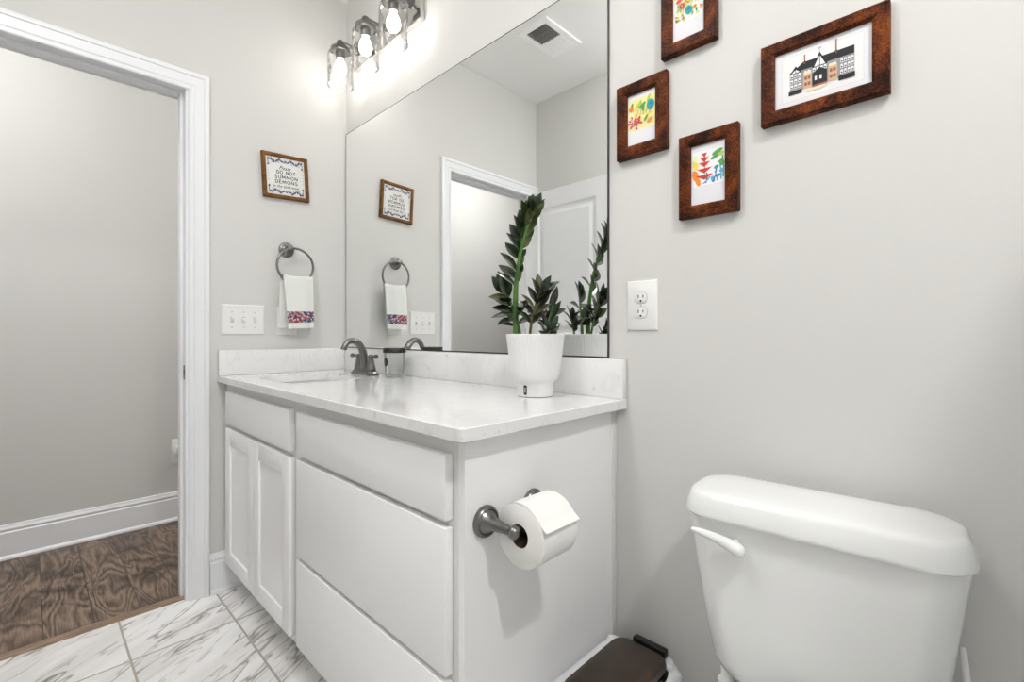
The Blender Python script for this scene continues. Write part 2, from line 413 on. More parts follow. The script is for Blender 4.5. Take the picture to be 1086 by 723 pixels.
b.prism([(-0.064, J1, 0), (-0.064, J1, 0.003), (-0.056, J1, 0.0075), (-0.030, J1, 0.0075), (-0.022, J1, 0.003), (-0.022, J1, 0)], (0, J0 - J1, 0))
structure(b.build('trim_3', M['strip']))

BASE = [(0, 0), (0.026, 0), (0.025, 0.008), (0.021, 0.014), (0.0155, 0.018), (0.0145, 0.122), (0.0105, 0.128), (0.0105, 0.132), (0.0125, 0.136), (0.0120, 0.142), (0.007, 0.150), (0.006, 0.158), (0, 0.160)]
def baseboard(name, a, c, normal, k=1.0):
    a, c, nn = Vector(a), Vector(c), Vector(normal); b = MB()
    b.prism([a + nn * d + Vector((0, 0, h * (k if h > 0.02 else 1))) for d, h in BASE], c - a)
    return structure(b.build(name, M['trim'], angle=25))
baseboard('baseboard_left', (0, -0.588, 0), (0, -0.462, 0), (1, 0, 0))
baseboard('baseboard_back', (1.541, 0, 0), (2.61, 0, 0), (0, -1, 0), 1.3)
baseboard('baseboard_front', (0.02, YF, 0), (XR, YF, 0), (0, 1, 0))
baseboard('baseboard_right', (XR, YF + 0.03, 0), (XR, -0.03, 0), (-1, 0, 0))
baseboard('baseboard_hall', (HX, -3.6, 0), (HX, 2.1, 0), (1, 0, 0))

# door casing: a stepped profile swept round the opening, jamb and stop
CAS = [(0, 0), (0, 0.009), (0.004, 0.012), (0.010, 0.012), (0.0115, 0.0095), (0.017, 0.0105), (0.021, 0.0135), (0.030, 0.0145), (0.044, 0.016), (0.051, 0.017), (0.053, 0.021), (0.061, 0.022), (0.069, 0.020), (0.070, 0)]
def casing(x0, sx):
    b = MB()
    yi0, yi1, zi = J0 + 0.008, J1 - 0.006, JT - 0.004
    k1 = 0.054 / 0.070
    rings = []
    for (fy, fz) in ((lambda s: yi1 - s * k1, lambda s: 0.0), (lambda s: yi1 - s * k1, lambda s: zi + s), (lambda s: yi0 + s, lambda s: zi + s), (lambda s: yi0 + s, lambda s: 0.0)):
        rings.append([(x0 + sx * h, fy(s), fz(s)) for s, h in CAS])
    b.loft(rings); return b
tr = casing(0.0, 1).build('trim_1', M['trim'], angle=20); structure(tr)
tr2 = casing(-0.115, -1).build('trim_2', M['trim'], angle=20); structure(tr2)
b = MB()
b.box(-0.115, 0, J0, J0 + 0.018, 0, JT + 0.018); b.box(-0.115, 0, J1 - 0.018, J1, 0, JT + 0.018); b.box(-0.115, 0, J1, J0, JT, JT + 0.018)
b.box(-0.078, -0.040, J0 - 0.011, J0, 0, JT, 0.002); b.box(-0.078, -0.040, J1, J1 + 0.011, 0, JT, 0.002); b.box(-0.078, -0.040, J1 + 0.011, J0 - 0.011, JT - 0.011, JT, 0.002)
fr = structure(b.build('trim_4', M['trim']))
b = MB(); b.box(-0.036, -0.010, J0 - 0.0015, J0, 0.875, 0.932, 0.0006); b.use(M['nickel'])
b.mats = [M['nickel'], M['slot']]; b.cur = 1; b.box(-0.029, -0.017, J0 - 0.002, J0 - 0.0005, 0.892, 0.915)
o = b.build('strike_plate', None, fr); o['label'] = 'dark nickel strike plate on the white door jamb'

# open door leaf, lying along the front wall (seen in the mirror)
DY0, DY1 = -1.370, -1.335
b = MB()
dx0, dx1, dz0, dz1 = -0.012, 0.690, 0.012, 2.018
px0, px1 = dx0 + 0.115, dx1 - 0.115
pz = [(0.24, 0.86), (1.06, 1.905)]
b.box(dx0, dx1, DY0, DY1 - 0.012, dz0, dz1)
for (x0, x1, z0, z1) in ((dx0, px0, dz0, dz1), (px1, dx1, dz0, dz1), (px0, px1, dz0, pz[0][0]), (px0, px1, pz[0][1], pz[1][0]), (px0, px1, pz[1][1], dz1)):
    b.box(x0, x1, DY1 - 0.012, DY1, z0, z1)
for z0, z1 in pz:
    def q(i, y): return [(px0 + i, y, z0 + i), (px1 - i, y, z0 + i), (px1 - i, y, z1 - i), (px0 + i, y, z1 - i)]
    b.loft([q(0, DY1), q(0.012, DY1 - 0.009), q(0.030, DY1 - 0.009), q(0.052, DY1 - 0.002)], False, True)
dr = structure(b.build('door_1', M['door'], angle=8))
b = MB(); b.lathe((0.635, DY1, 0.93), [(0.03, 0), (0.03, 0.006), (0.012, 0.009), (0.011, 0.032), (0.022, 0.040), (0.027, 0.052), (0.022, 0.062), (0.008, 0.066)], 28, 'y')
b.build('door_knob', M['nickel'], dr)
for z in (0.25, 1.05, 1.82):
    b = MB(); b.tube([(-0.014, DY1 - 0.006, z - 0.045), (-0.014, DY1 - 0.006, z + 0.045)], 0.006, 12); b.build('hinge', M['nickel'], dr)

# ------------------------------------------------------------------ ceiling lights (out of view, some added as fill)
def recessed(x, y, lens, label, group=None, r=0.075):
    t = thing('recessed_light', label, 'ceiling light', (x, y, CEIL - 0.012))
    b = MB(); b.lathe((x, y, CEIL), [(r, -0.004), (r + 0.004, -0.010), (r + 0.016, -0.009), (r + 0.022, -0.003), (r + 0.022, 0)], 48, 'z', False, False); b.build('trim_ring', M['plate'], t)
    b = MB(); b.lathe((x, y, CEIL), [(r, -0.001), (r, -0.004), (r * 0.8, -0.007), (r * 0.3, -0.008)], 40); b.build('lens', lens, t)
    return t
recessed(2.90, -0.86, M['can_near'], 'round white recessed ceiling light near the toilet', r=0.048)
def dome_light(x, y, lens, label, r=0.15):
    t = thing('ceiling_dome_light', label, 'ceiling light', (x, y, CEIL - 0.09))
    b = MB(); b.lathe((x, y, CEIL), [(r - 0.004, -0.0005), (r + 0.012, -0.002), (r + 0.012, -0.016), (r, -0.020), (r - 0.006, -0.018)], 56, 'z', True, False); b.build('rim', M['nickel'], t)
    b = MB(); b.lathe((x, y, CEIL), [(r - 0.005, -0.018), (r - 0.008, -0.034), (r * 0.82, -0.058), (r * 0.6, -0.074), (r * 0.3, -0.085), (0.006, -0.088)], 48); b.build('diffuser', lens, t)
dome_light(1.30, -1.18, M['fill_mid'], 'round white dome fill light added over the middle of the bathroom floor')  # unseen dome added to brighten the cabinet fronts and ceiling
dome_light(3.60, -0.72, M['can_far'], 'round white dome ceiling light at the far right end of the bathroom')
dome_light(-0.52, 0.70, M['hall_lens'], 'round white dome ceiling light in the hallway, beyond the mirror wall')
dome_light(-0.26, -1.60, M['hall_lens'], 'round white dome fill light added in the hallway, beyond the open door')  # unseen dome added to brighten the hall wall reflected in the mirror

# ------------------------------------------------------------------ vanity cabinet
CX1 = 1.538; FY = -0.526; DF = -0.545; CT0 = 0.8583; CT1 = 0.885
v = thing('vanity_cabinet', 'light grey painted bathroom vanity with two shaker doors and three drawers', 'cabinet', (0.77, -0.28, 0))
b = MB()
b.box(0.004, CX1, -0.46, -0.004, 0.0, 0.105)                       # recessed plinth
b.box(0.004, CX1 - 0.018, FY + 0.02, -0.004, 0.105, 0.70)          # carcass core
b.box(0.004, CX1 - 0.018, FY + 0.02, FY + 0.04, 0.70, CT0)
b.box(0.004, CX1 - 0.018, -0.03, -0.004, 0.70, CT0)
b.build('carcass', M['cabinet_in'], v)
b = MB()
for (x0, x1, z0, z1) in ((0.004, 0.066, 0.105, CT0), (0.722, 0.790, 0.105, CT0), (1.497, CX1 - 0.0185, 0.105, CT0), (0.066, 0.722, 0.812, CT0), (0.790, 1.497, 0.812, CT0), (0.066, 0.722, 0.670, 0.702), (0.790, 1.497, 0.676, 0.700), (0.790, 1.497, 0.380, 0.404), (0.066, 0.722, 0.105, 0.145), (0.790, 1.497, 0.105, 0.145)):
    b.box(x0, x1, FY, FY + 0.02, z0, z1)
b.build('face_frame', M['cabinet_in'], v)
b = MB(); b.box(CX1 - 0.018, CX1, FY, -0.022, 0.0, CT0 - 0.0005); b.build('end_panel', M['cabinet'], v)
b = MB(); b.box(CX1 - 0.018, CX1 + 0.003, -0.022, -0.001, 0.0, CT0 - 0.0005, 0.001); b.build('filler_strip', M['cabinet_in'], v)
def slab(name, x0, x1, z0, z1):
    b = MB(); b.box(x0, x1, DF, FY - 0.0004, z0, z1, 0.0018); return b.build(name, M['cabinet'], v)
slab('false_drawer_front', 0.060, 0.729, 0.696, 0.8245)
slab('drawer_front', 0.784, 1.5035, 0.697, 0.8235)
slab('drawer_front', 0.784, 1.5035, 0.398, 0.682)
slab('drawer_front', 0.784, 1.5035, 0.128, 0.384)
def shaker(x0, x1, z0, z1):
    b = MB(); w = 0.058
    b.box(x0 + w - 0.004, x1 - w + 0.004, DF + 0.007, FY - 0.0004, z0 + w - 0.004, z1 - w + 0.004)
    b.box(x0, x0 + w, DF, FY - 0.0004, z0, z1, 0.0015); b.box(x1 - w, x1, DF, FY - 0.0004, z0, z1, 0.0015)
    b.box(x0 + w, x1 - w, DF, FY - 0.0004, z0, z0 + w, 0.0015); b.box(x0 + w, x1 - w, DF, FY - 0.0004, z1 - w, z1, 0.0015)
    return b.build('shaker_door', M['cabinet'], v)
shaker(0.060, 0.3935, 0.130, 0.677)
shaker(0.3955, 0.729, 0.130, 0.677)

# ------------------------------------------------------------------ countertop, sink
CW, CD = 1.5715, 0.5595
SX0, SX1, SY0, SY1 = 0.196, 0.560, -0.475, -0.200
ct = thing('countertop', 'white speckled quartz countertop with splash strips on top of the vanity', 'countertop', (CW / 2, -CD / 2, CT0))
b = MB()
outer = []
for p in ([(0.001, -0.001)], [(0.001, -CD)], [(CW - 0.012 + 0.012 * math.sin(a * PI / 12), -CD + 0.012 - 0.012 * math.cos(a * PI / 12)) for a in range(7)], [(CW, -0.001)]): outer += p
hole = [(p[0], p[1]) for p in rrect((SX0 + SX1) / 2, (SY0 + SY1) / 2, 0, (SX1 - SX0) / 2, (SY1 - SY0) / 2, 0.04, 6)]
t = bmesh.new()
def ring2(pts, z): return [t.verts.new((x, y, z)) for x, y in pts]
E = 0.002
def inset(pts, e):
    cx, cy = CW / 2, -CD / 2
    return [(x + (e if x < cx else -e), y + (e if y < cy else -e)) for x, y in pts]
o_top = ring2(inset(outer, E), CT1); o_t2 = ring2(outer, CT1 - E); o_b2 = ring2(outer, CT0 + E); o_bot = ring2(inset(outer, E), CT0)
h_top = ring2(hole, CT1); h_bot = ring2(hole, CT0)
def strip(A, B):
    n = len(A)
    for i in range(n): t.faces.new([A[i], A[(i + 1) % n], B[(i + 1) % n], B[i]])
strip(o_top, o_t2); strip(o_t2, o_b2); strip(o_b2, o_bot); strip(h_top, h_bot)
def edges_of(A): return [t.edges.get([A[i], A[(i + 1) % len(A)]]) or t.edges.new([A[i], A[(i + 1) % len(A)]]) for i in range(len(A))]
for A, H in ((o_top, h_top), (o_bot, h_bot)):
    bmesh.ops.triangle_fill(t, edges=edges_of(A) + edges_of(H), use_beauty=True)
b.absorb(t); b.build('slab', M['quartz'], ct)
b = MB(); b.box(0.001, CW, -0.021, -0.001, CT1 + 0.0003, 0.989, 0.0015); b.build('backsplash', M['quartz'], ct)
b = MB(); b.box(0.001, 0.021, -CD + 0.002, -0.0215, CT1 + 0.0003, 0.989, 0.0015); b.build('side_splash', M['quartz'], ct)

scx, scy, shx, shy = (SX0 + SX1) / 2, (SY0 + SY1) / 2, (SX1 - SX0) / 2, (SY1 - SY0) / 2
sk = thing('sink', 'white undermount bathroom sink set into the quartz countertop', 'sink', (scx, scy, CT0 - 0.15))
b = MB()
b.loft([rrect(scx, scy, CT0 - 0.0005, shx + 0.022, shy + 0.022, 0.06), rrect(scx, scy, CT0 - 0.0005, shx + 0.008, shy + 0.008, 0.046), rrect(scx, scy, CT0 - 0.008, shx + 0.008, shy + 0.008, 0.046), rrect(scx, scy, CT0 - 0.05, shx - 0.002, shy - 0.004, 0.045),
        rrect(scx, scy, CT0 - 0.11, shx - 0.018, shy - 0.018, 0.055), rrect(scx, scy, CT0 - 0.135, shx - 0.05, shy - 0.05, 0.06), rrect(scx, scy, CT0 - 0.142, 0.03, 0.03, 0.03)], False, True)
b.build('basin', M['sink'], sk, recalc=False)
b = MB(); b.lathe((scx, scy, CT0 - 0.1415), [(0.024, 0), (0.024, 0.002), (0.018, 0.003), (0.016, 0.001), (0.004, 0.002)], 28); b.build('drain', M['nickel'], sk)

# ------------------------------------------------------------------ mirror
mi = thing('wall_mirror', 'large frameless wall mirror above the vanity backsplash', 'mirror', (0.76, -0.003, 0.9905))
mx0, mx1, mz0, mz1 = 0.006, 1.5185, 0.9905, 2.0425
b = MB(); b.use(M['mirror']); e = 0.0035
b.poly([(mx0 + e, -0.006, mz0 + e), (mx1 - e, -0.006, mz0 + e), (mx1 - e, -0.006, mz1 - e), (mx0 + e, -0.006, mz1 - e)])
b.build('mirror_glass', None, mi)
b = MB()
q = lambda i, y: [(mx0 + i, y, mz0 + i), (mx1 - i, y, mz0 + i), (mx1 - i, y, mz1 - i), (mx0 + i, y, mz1 - i)]
b.loft([q(0, -0.0005), q(0, -0.0055), q(e, -0.0061)], True, False); b.build('mirror_edge', M['dark_edge'], mi)

# ------------------------------------------------------------------ vanity light: nickel back plate, three jar shades
vl = thing('vanity_light', 'three-lamp vanity light with clear jar shades on a nickel wall plate', 'wall light', (0.394, 0, 2.365))
b = MB(); b.box(0.122, 0.667, -0.024, -0.001, 2.302, 2.430, 0.003); b.build('back_plate', M['nickel_light'], vl)
for lx in (0.160, 0.390, 0.608):
    ly, zt = -0.108, 2.348
    b = MB(); b.tube(smooth_path([(lx, -0.02, 2.384), (lx, -0.06, 2.386), (lx, -0.095, 2.386), (lx, ly, 2.379)], 4), 0.008, 12)
    b.lathe((lx, -0.024, 2.384), [(0.02, 0), (0.02, -0.005), (0.009, -0.009)], 24, 'y')
    arm = b.build('arm', M['nickel'], vl)
    b = MB(); b.lathe((lx, ly, zt), [(0.037, -0.010), (0.0385, -0.008), (0.0385, 0.004), (0.036, 0.007), (0.021, 0.011), (0.0165, 0.016), (0.0165, 0.034), (0.014, 0.042), (0.007, 0.047)], 36)
    b.lathe((lx, ly, zt), [(0.020, -0.040), (0.021, -0.008)], 24)
    b.build('lamp_holder', M['nickel'], vl)
    b = MB(); R_ = 0.056
    outerp = [(0.030, 0.013), (0.038, 0.0125), (0.0425, 0.009), (0.0438, 0.003), (0.0425, -0.006), (0.0445, -0.011), (0.051, -0.015), (0.0555, -0.023), (R_, -0.035), (R_, -0.150), (R_ + 0.0015, -0.160), (R_ + 0.001, -0.163), (R_ - 0.0015, -0.162), (R_ - 0.0025, -0.150)]
    b.lathe((lx, ly, zt), outerp, 48, 'z', False, False); b.build('jar_shade', M['glass'], vl)
    b = MB(); b.lathe((lx, ly, zt), [(0.010, -0.040), (0.0135, -0.047), (0.022, -0.062), (0.0265, -0.078), (0.027, -0.088), (0.024, -0.101), (0.016, -0.111), (0.005, -0.115)], 28); b.build('bulb', M['bulb'], vl)

# ------------------------------------------------------------------ ceiling vent
zv = CEIL - 0.010
cv = thing('ceiling_vent', 'white square ceiling exhaust vent with a dark grille', 'vent', (0.553, -0.917, CEIL - 0.012))
vx0, vx1, vy0, vy1 = 0.455, 0.655, -1.072, -0.768
gx0, gx1, gy0, gy1 = 0.487, 0.622, -0.928, -0.800
b = MB()
for (x0, x1, y0, y1) in ((vx0, gx0, vy0, vy1), (gx1, vx1, vy0, vy1), (gx0, gx1, gy1, vy1), (gx0, gx1, vy0, gy0)): b.box(x0, x1, y0, y1, zv, CEIL - 0.0005)
for k in range(9):
    xx = gx0 + 0.006 + k * (gx1 - gx0 - 0.012) / 8
    b.box(xx - 0.0025, xx + 0.0025, vy0 + 0.03, gy0 - 0.012, zv - 0.0015, zv)
b.box(gx0 - 0.004, gx1 + 0.004, gy0 - 0.009, gy0 - 0.004, zv - 0.002, zv)
b.build('cover', mat('vent_plastic', (0.92, 0.92, 0.92), 0.4), cv)
b = MB(); b.box(gx0, gx1, gy0, gy1, CEIL - 0.003, CEIL - 0.001); b.build('opening', M['slot'], cv)
b = MB()
for k in range(10):
    xx = gx0 + (k + 0.5) * (gx1 - gx0) / 10
    b.box(xx - 0.0022, xx + 0.0022, gy0, gy1, zv, CEIL - 0.003)
b.box(gx0, gx1, (gy0 + gy1) / 2 - 0.002, (gy0 + gy1) / 2 + 0.002, zv, CEIL - 0.003)
b.build('grille', mat('grey_grille', (0.25, 0.25, 0.24), 0.5), cv)

# ------------------------------------------------------------------ electrical plates
def plate_box(b, lo, hi, depth, axis):
    """bevelled cover plate on a wall: axis 'x' on x=0 facing +x, 'y' on y=0 facing -y"""
    (a0, z0), (a1, z1) = lo, hi; d = 0.0045
    def q(i, h):
        pts = [(a0 + i, z0 + i), (a1 - i, z0 + i), (a1 - i, z1 - i), (a0 + i, z1 - i)]
        return [(h, p, z) for p, z in pts] if axis == 'x' else [(p, -h, z) for p, z in pts]
    b.loft([q(0, 0.0004), q(0, depth * 0.45), q(d, depth)], True, True)
sw = thing('light_switch', 'white three-switch wall plate beside the door casing', 'light switch', (0, -0.4635, 1.115))
b = MB(); plate_box(b, (-0.547, 1.0528), (-0.380, 1.181), 0.007, 'x'); b.build('wall_plate', M['plate'], sw)
for i, yy in enumerate((-0.5065, -0.4625, -0.418)):
    s = -1 if i == 1 else 1
    b = MB(); b.use(M['slot_grey']); b.box(0.0066, 0.0074, yy - 0.0062, yy + 0.0062, 1.1045, 1.1295)
    b.use(M['plate']); b.prism([(0.0072, yy - 0.0048, 1.117 - s * 0.009), (0.0072, yy - 0.0048, 1.117 + s * 0.009), (0.015, yy - 0.0042, 1.117 + s * 0.012), (0.018, yy - 0.0042, 1.117 + s * 0.004)], (0, 0.0090, 0))
    b.build('toggle', None, sw)
    for zz in (1.085, 1.149):
        b = MB(); b.lathe((0.007, yy, zz), [(0.0032, 0), (0.003, 0.0008), (0.001, 0.0012)], 12, 'x'); b.build('screw', M['slot_grey'], sw)

def duplex(b, c, zs, axis, off):
    for zz in zs:
        pts = []
        for k in range(28):
            a = 2 * PI * k / 28
            x = 0.0172 * math.cos(a); z = max(-0.0140, min(0.0140, 0.0172 * math.sin(a)))
            pts.append((x, z))
        f = (lambda x, z, h: (h, c + x, zz + z)) if axis == 'x' else (lambda x, z, h: (c + x, -h, zz + z))
        b.use(M['slot_grey']); b.loft([[f(x * 1.06, z * 1.07, off) for x, z in pts], [f(x * 1.06, z * 1.07, off + 0.0003) for x, z in pts]])
        b.use(M['plate']); b.loft([[f(x, z, off) for x, z in pts], [f(x, z, off + 0.0016) for x, z in pts], [f(x * 0.96, z * 0.96, off + 0.002) for x, z in pts]])
        b.use(M['slot'])
        for (x0, w, h) in ((-0.0066, 0.0026, 0.0085), (0.0066, 0.0026, 0.0070)):
            b.poly([f(x0 - w / 2, 0.0035 - h / 2, off + 0.0022), f(x0 + w / 2, 0.0035 - h / 2, off + 0.0022), f(x0 + w / 2, 0.0035 + h / 2, off + 0.0022), f(x0 - w / 2, 0.0035 + h / 2, off + 0.0022)])
        b.poly([f(0.0028 * math.cos(2 * PI * k / 12), -0.0082 + 0.0028 * math.sin(2 * PI * k / 12), off + 0.0022) for k in range(12)])
ol = thing('wall_outlet', 'white electrical outlet on the wall above the countertop end, right of the mirror', 'outlet', (1.617, 0, 1.128))
b = MB(); plate_box(b, (1.5748, 1.0648), (1.6598, 1.192), 0.0065, 'y'); b.build('wall_plate', M['plate'], ol)
b = MB(); duplex(b, 1.6160, (1.1100, 1.1480), 'y', 0.0062)
b.use(M['slot_grey']); b.lathe((1.616, -0.0066, 1.129), [(0.0026, 0), (0.0022, -0.0012)], 12, 'y'); b.build('receptacle', None, ol)
ot = thing('wall_outlet', 'white electrical outlet half hidden behind the hanging hand towel', 'outlet', (0, -0.285, 1.115))
b = MB(); plate_box(b, (-0.327, 1.0525), (-0.242, 1.180), 0.0065, 'x'); b.build('wall_plate', M['plate'], ot)
b = MB(); duplex(b, -0.2845, (1.097, 1.135), 'x', 0.0062); b.build('receptacle', None, ot)
oh = thing('wall_outlet', 'white outlet with a small plug on the hallway wall, beside the door jamb', 'outlet', (HX, -0.50, 0.39))
b = MB(); b.box(HX + 0.0004, HX + 0.007, -0.535, -0.458, 0.320, 0.458, 0.002); b.build('wall_plate', M['plate'], oh)
b = MB(); b.box(HX + 0.007, HX + 0.034, -0.520, -0.482, 0.372, 0.420, 0.004); b.build('plug', M['plate'], oh)

# ------------------------------------------------------------------ pictures
class Canvas:
    """Flat printed shapes on a wall: local (u right, v up), stacked in thin layers."""
    def __init__(self, centre, axis, base, tilt=0.0):
        self.b = MB(); self.c = centre; self.axis = axis; self.base = base; self.k = 0; self.t = tilt; self.sc = (1, 1, 0)
    def pt(self, u, v):
        h = self.base + 0.00003 * self.k
        u, v = u * self.sc[0], v * self.sc[1] + self.sc[2]
        u, v = u * math.cos(self.t) - v * math.sin(self.t), u * math.sin(self.t) + v * math.cos(self.t)
        return (h, self.c[0] + u, self.c[1] + v) if self.axis == 'x' else (self.c[0] + u, -h, self.c[1] + v)
    def poly(self, m, pts):
        self.b.use(m); self.k += 1; self.b.poly([self.pt(u, v) for u, v in pts])
    def many(self, m, polys):
        self.b.use(m); self.k += 1
        for p in polys: self.b.poly([self.pt(u, v) for u, v in p])
    def rect(self, m, u0, v0, u1, v1): self.poly(m, [(u0, v0), (u1, v0), (u1, v1), (u0, v1)])
    def disc(self, m, u, v, ru, rv=None, rot=0, n=16):
        rv = rv or ru; c, s = math.cos(rot), math.sin(rot)
        self.poly(m, [(u + ru * math.cos(2 * PI * k / n) * c - rv * math.sin(2 * PI * k / n) * s, v + ru * math.cos(2 * PI * k / n) * s + rv * math.sin(2 * PI * k / n) * c) for k in range(n)])
    def line(self, m, pts, w):
        q = []
        for (a, c) in zip(pts[:-1], pts[1:]):
            d = Vector((c[0] - a[0], c[1] - a[1])); 
            if d.length < 1e-9: continue
            d.normalize(); nx, ny = -d.y * w / 2, d.x * w / 2
            q.append([(a[0] - nx, a[1] - ny), (c[0] - nx, c[1] - ny), (c[0] + nx, c[1] + ny), (a[0] + nx, a[1] + ny)])
        self.many(m, q)
    def text(self, m, s, u, v, width, height, shear=0.0, bold=0.0):
        cu = bpy.data.curves.new('lettering', 'FONT'); cu.body = s; cu.size = 1; cu.align_x = 'CENTER'; cu.offset = bold; cu.resolution_u = 3
        cu.space_character = 1.16
        ob = bpy.data.objects.new('lettering', cu); COL.objects.link(ob)
        bpy.context.view_layer.update()
        dg = bpy.context.evaluated_depsgraph_get(); me = ob.evaluated_get(dg).to_mesh()
        xs = [p.co.x for p in me.vertices]; ys = [p.co.y for p in me.vertices]
        x0, x1, y0, y1 = min(xs), max(xs), min(ys), max(ys)
        self.b.use(m); self.k += 1
        def tr(p):
            a = (p.x - (x0 + x1) / 2) / (x1 - x0) * width; c = (p.y - (y0 + y1) / 2) / (y1 - y0) * height
            return self.pt(u + a + shear * c, v + c)
        vm = [self.b.bm.verts.new(tr(p.co)) for p in me.vertices]
        for f in me.polygons: self.b.face([vm[i] for i in f.vertices])
        ob.evaluated_get(dg).to_mesh_clear()
        bpy.data.objects.remove(ob, do_unlink=True); bpy.data.curves.remove(cu)

def frame_mesh(c, w, h, fw, depth, axis, tilt=0.0, back=0.0008):
    """mitred frame: outer w x h, moulding fw wide, front standing depth off the wall"""
    b = MB(); cv_ = Canvas(c, axis, 0, tilt)
    def pt(u, v, d):
        cv_.base = d; return cv_.pt(u, v)
    prof = [(0, back), (0, depth * 0.86), (0.0025, depth), (fw * 0.80, depth * 0.97), (fw, depth * 0.80), (fw, back)]
    rings = []
    for (su, sv) in ((-1, -1), (1, -1), (1, 1), (-1, 1)):
        rings.append([pt(su * (w / 2 - i), sv * (h / 2 - i), d) for i, d in prof])
    R = [[b.bm.verts.new(p) for p in r] for r in rings]
    for i in range(4):
        A, C_ = R[i], R[(i + 1) % 4]
        for k in range(len(prof)):
            b.face([A[k], A[(k + 1) % len(prof)], C_[(k + 1) % len(prof)], C_[k]], False)
    return b

def picture(label, x0, x1, z0, z1, fw, group):
    c = ((x0 + x1) / 2, (z0 + z1) / 2)
    t = thing('picture_frame', label, 'picture', (c[0], 0, c[1]), group)
    fo = frame_mesh(c, x1 - x0, z1 - z0, fw, 0.020, 'y').build('frame', M['frame_wood'], t)
    b = MB(); b.box(x0 + fw * 0.7, x1 - fw * 0.7, -0.011, -0.002, z0 + fw * 0.7, z1 - fw * 0.7); b.build('mat_board', M['mat_board'], t)
    return t, c
PG = 'wooden picture frames on the wall'
# lower left: pink flowers, lime leaves
t, c = picture('small wooden frame with pink flower print, nearest the mirror edge', 1.551, 1.690, 1.510, 1.700, 0.030, PG)
cv_ = Canvas((c[0] + 0.0, c[1] + 0.012), 'y', 0.0112); cv_.sc = (1.08, 1.08, 0); W2, H2 = 0.034, 0.037
cv_.rect(INK['paleyellow'], -W2, -H2, W2, H2)
rr = random.Random(3)
for k in range(16): cv_.disc(INK[rr.choice(['lime', 'yellow', 'lime', 'paleyellow', 'green'])], rr.uniform(-0.028, 0.026), rr.uniform(-0.01, 0.030), 0.010, 0.0035, rr.uniform(0.3, 1.6), 10)
for k in range(5): cv_.line(INK['green'], [(-0.012 + k * 0.008, -0.005), (-0.006 + k * 0.008, 0.018 + 0.003 * k)], 0.0013)
cv_.disc(INK['teal'], 0.023, 0.013, 0.010, 0.013, 0, 14); cv_.disc(INK['blue'], 0.024, 0.016, 0.004)
for k in range(34):
    a = rr.uniform(0, 2 * PI); q_ = rr.uniform(0, 0.017)
    cv_.disc(INK[rr.choice(['pink', 'red', 'magenta', 'pink'])], -0.016 + q_ * math.cos(a), -0.017 + q_ * math.sin(a), 0.0034, 0.0024, a, 8)
for k in range(9): cv_.disc(INK['white'], -0.016 + rr.uniform(-0.012, 0.012), -0.017 + rr.uniform(-0.012, 0.012), 0.0016, n=6)
cv_.disc(INK['orange'], 0.022, -0.022, 0.008, 0.004, 0.6); cv_.disc(INK['green'], 0.012, -0.015, 0.008, 0.003, 1.0); cv_.disc(INK['orange'], -0.026, 0.016, 0.006, 0.006)
cv_.b.build('art_print', None, t)
# lower right: red tiered flower
t, c = picture('wooden frame with a red tiered flower print, lowest of the group', 1.7215, 1.8555, 1.327, 1.521, 0.028, PG)
cv_ = Canvas((c[0] + 0.001, c[1] + 0.014), 'y', 0.0112); W2, H2 = 0.036, 0.040
cv_.rect(INK['white'], -W2, -H2, W2, H2)
for (u, v_, a, k_) in ((-0.030, 0.010, 0.012, 'yellow'), (-0.030, -0.015, 0.014, 'orange'), (-0.024, -0.030, 0.010, 'orange'), (-0.030, 0.024, 0.009, 'paleyellow'), (0.010, -0.030, 0.008, 'sky')): cv_.disc(INK[k_], u, v_, a * 0.55, a, 0.3)
for (u0, v0, u1, v1, k_) in ((0.010, -0.036, 0.018, -0.006, 'blue'), (0.020, -0.036, 0.014, -0.012, 'sky'), (0.028, -0.034, 0.026, 0.000, 'sky'), (0.033, -0.03, 0.031, 0.020, 'teal'), (0.020, 0.006, 0.033, 0.012, 'green'), (-0.006, -0.036, -0.004, -0.012, 'blue'), (-0.012, -0.036, 0.004, -0.022, 'sky')): cv_.line(INK[k_], [(u0, v0), ((u0 + u1) / 2 + 0.002, (v0 + v1) / 2), (u1, v1)], 0.0032)
for (u, v_, ru, rv, k_) in ((0.020, 0.030, 0.013, 0.005, 'green'), (0.015, 0.020, 0.011, 0.004, 'green'), (0.028, 0.024, 0.007, 0.004, 'lime'), (0.030, 0.004, 0.006, 0.008, 'green'), (0.018, -0.004, 0.006, 0.004, 'teal'), (0.030, -0.014, 0.006, 0.004, 'sky'), (0.022, -0.024, 0.006, 0.003, 'blue')): cv_.disc(INK[k_], u, v_, ru, rv, 0.4)
cv_.line(INK['brick'], [(-0.008, 0.034), (-0.009, -0.026)], 0.0016)
for (v_, w_) in ((0.031, 0.006), (0.021, 0.010), (0.010, 0.013), (-0.004, 0.017), (-0.019, 0.020)):
    cv_.poly(INK['red'], [(-0.009 - w_, v_ + 0.003), (-0.009 + w_, v_ + 0.003), (-0.009 + w_ * 0.3, v_ - 0.005), (-0.009 - w_ * 0.3, v_ - 0.005)])
    cv_.poly(INK['rust'], [(-0.009 - w_ * 0.4, v_ - 0.0035), (-0.009 + w_ * 0.4, v_ - 0.0035), (-0.009, v_ - 0.0085)])
cv_.b.build('art_print', None, t)
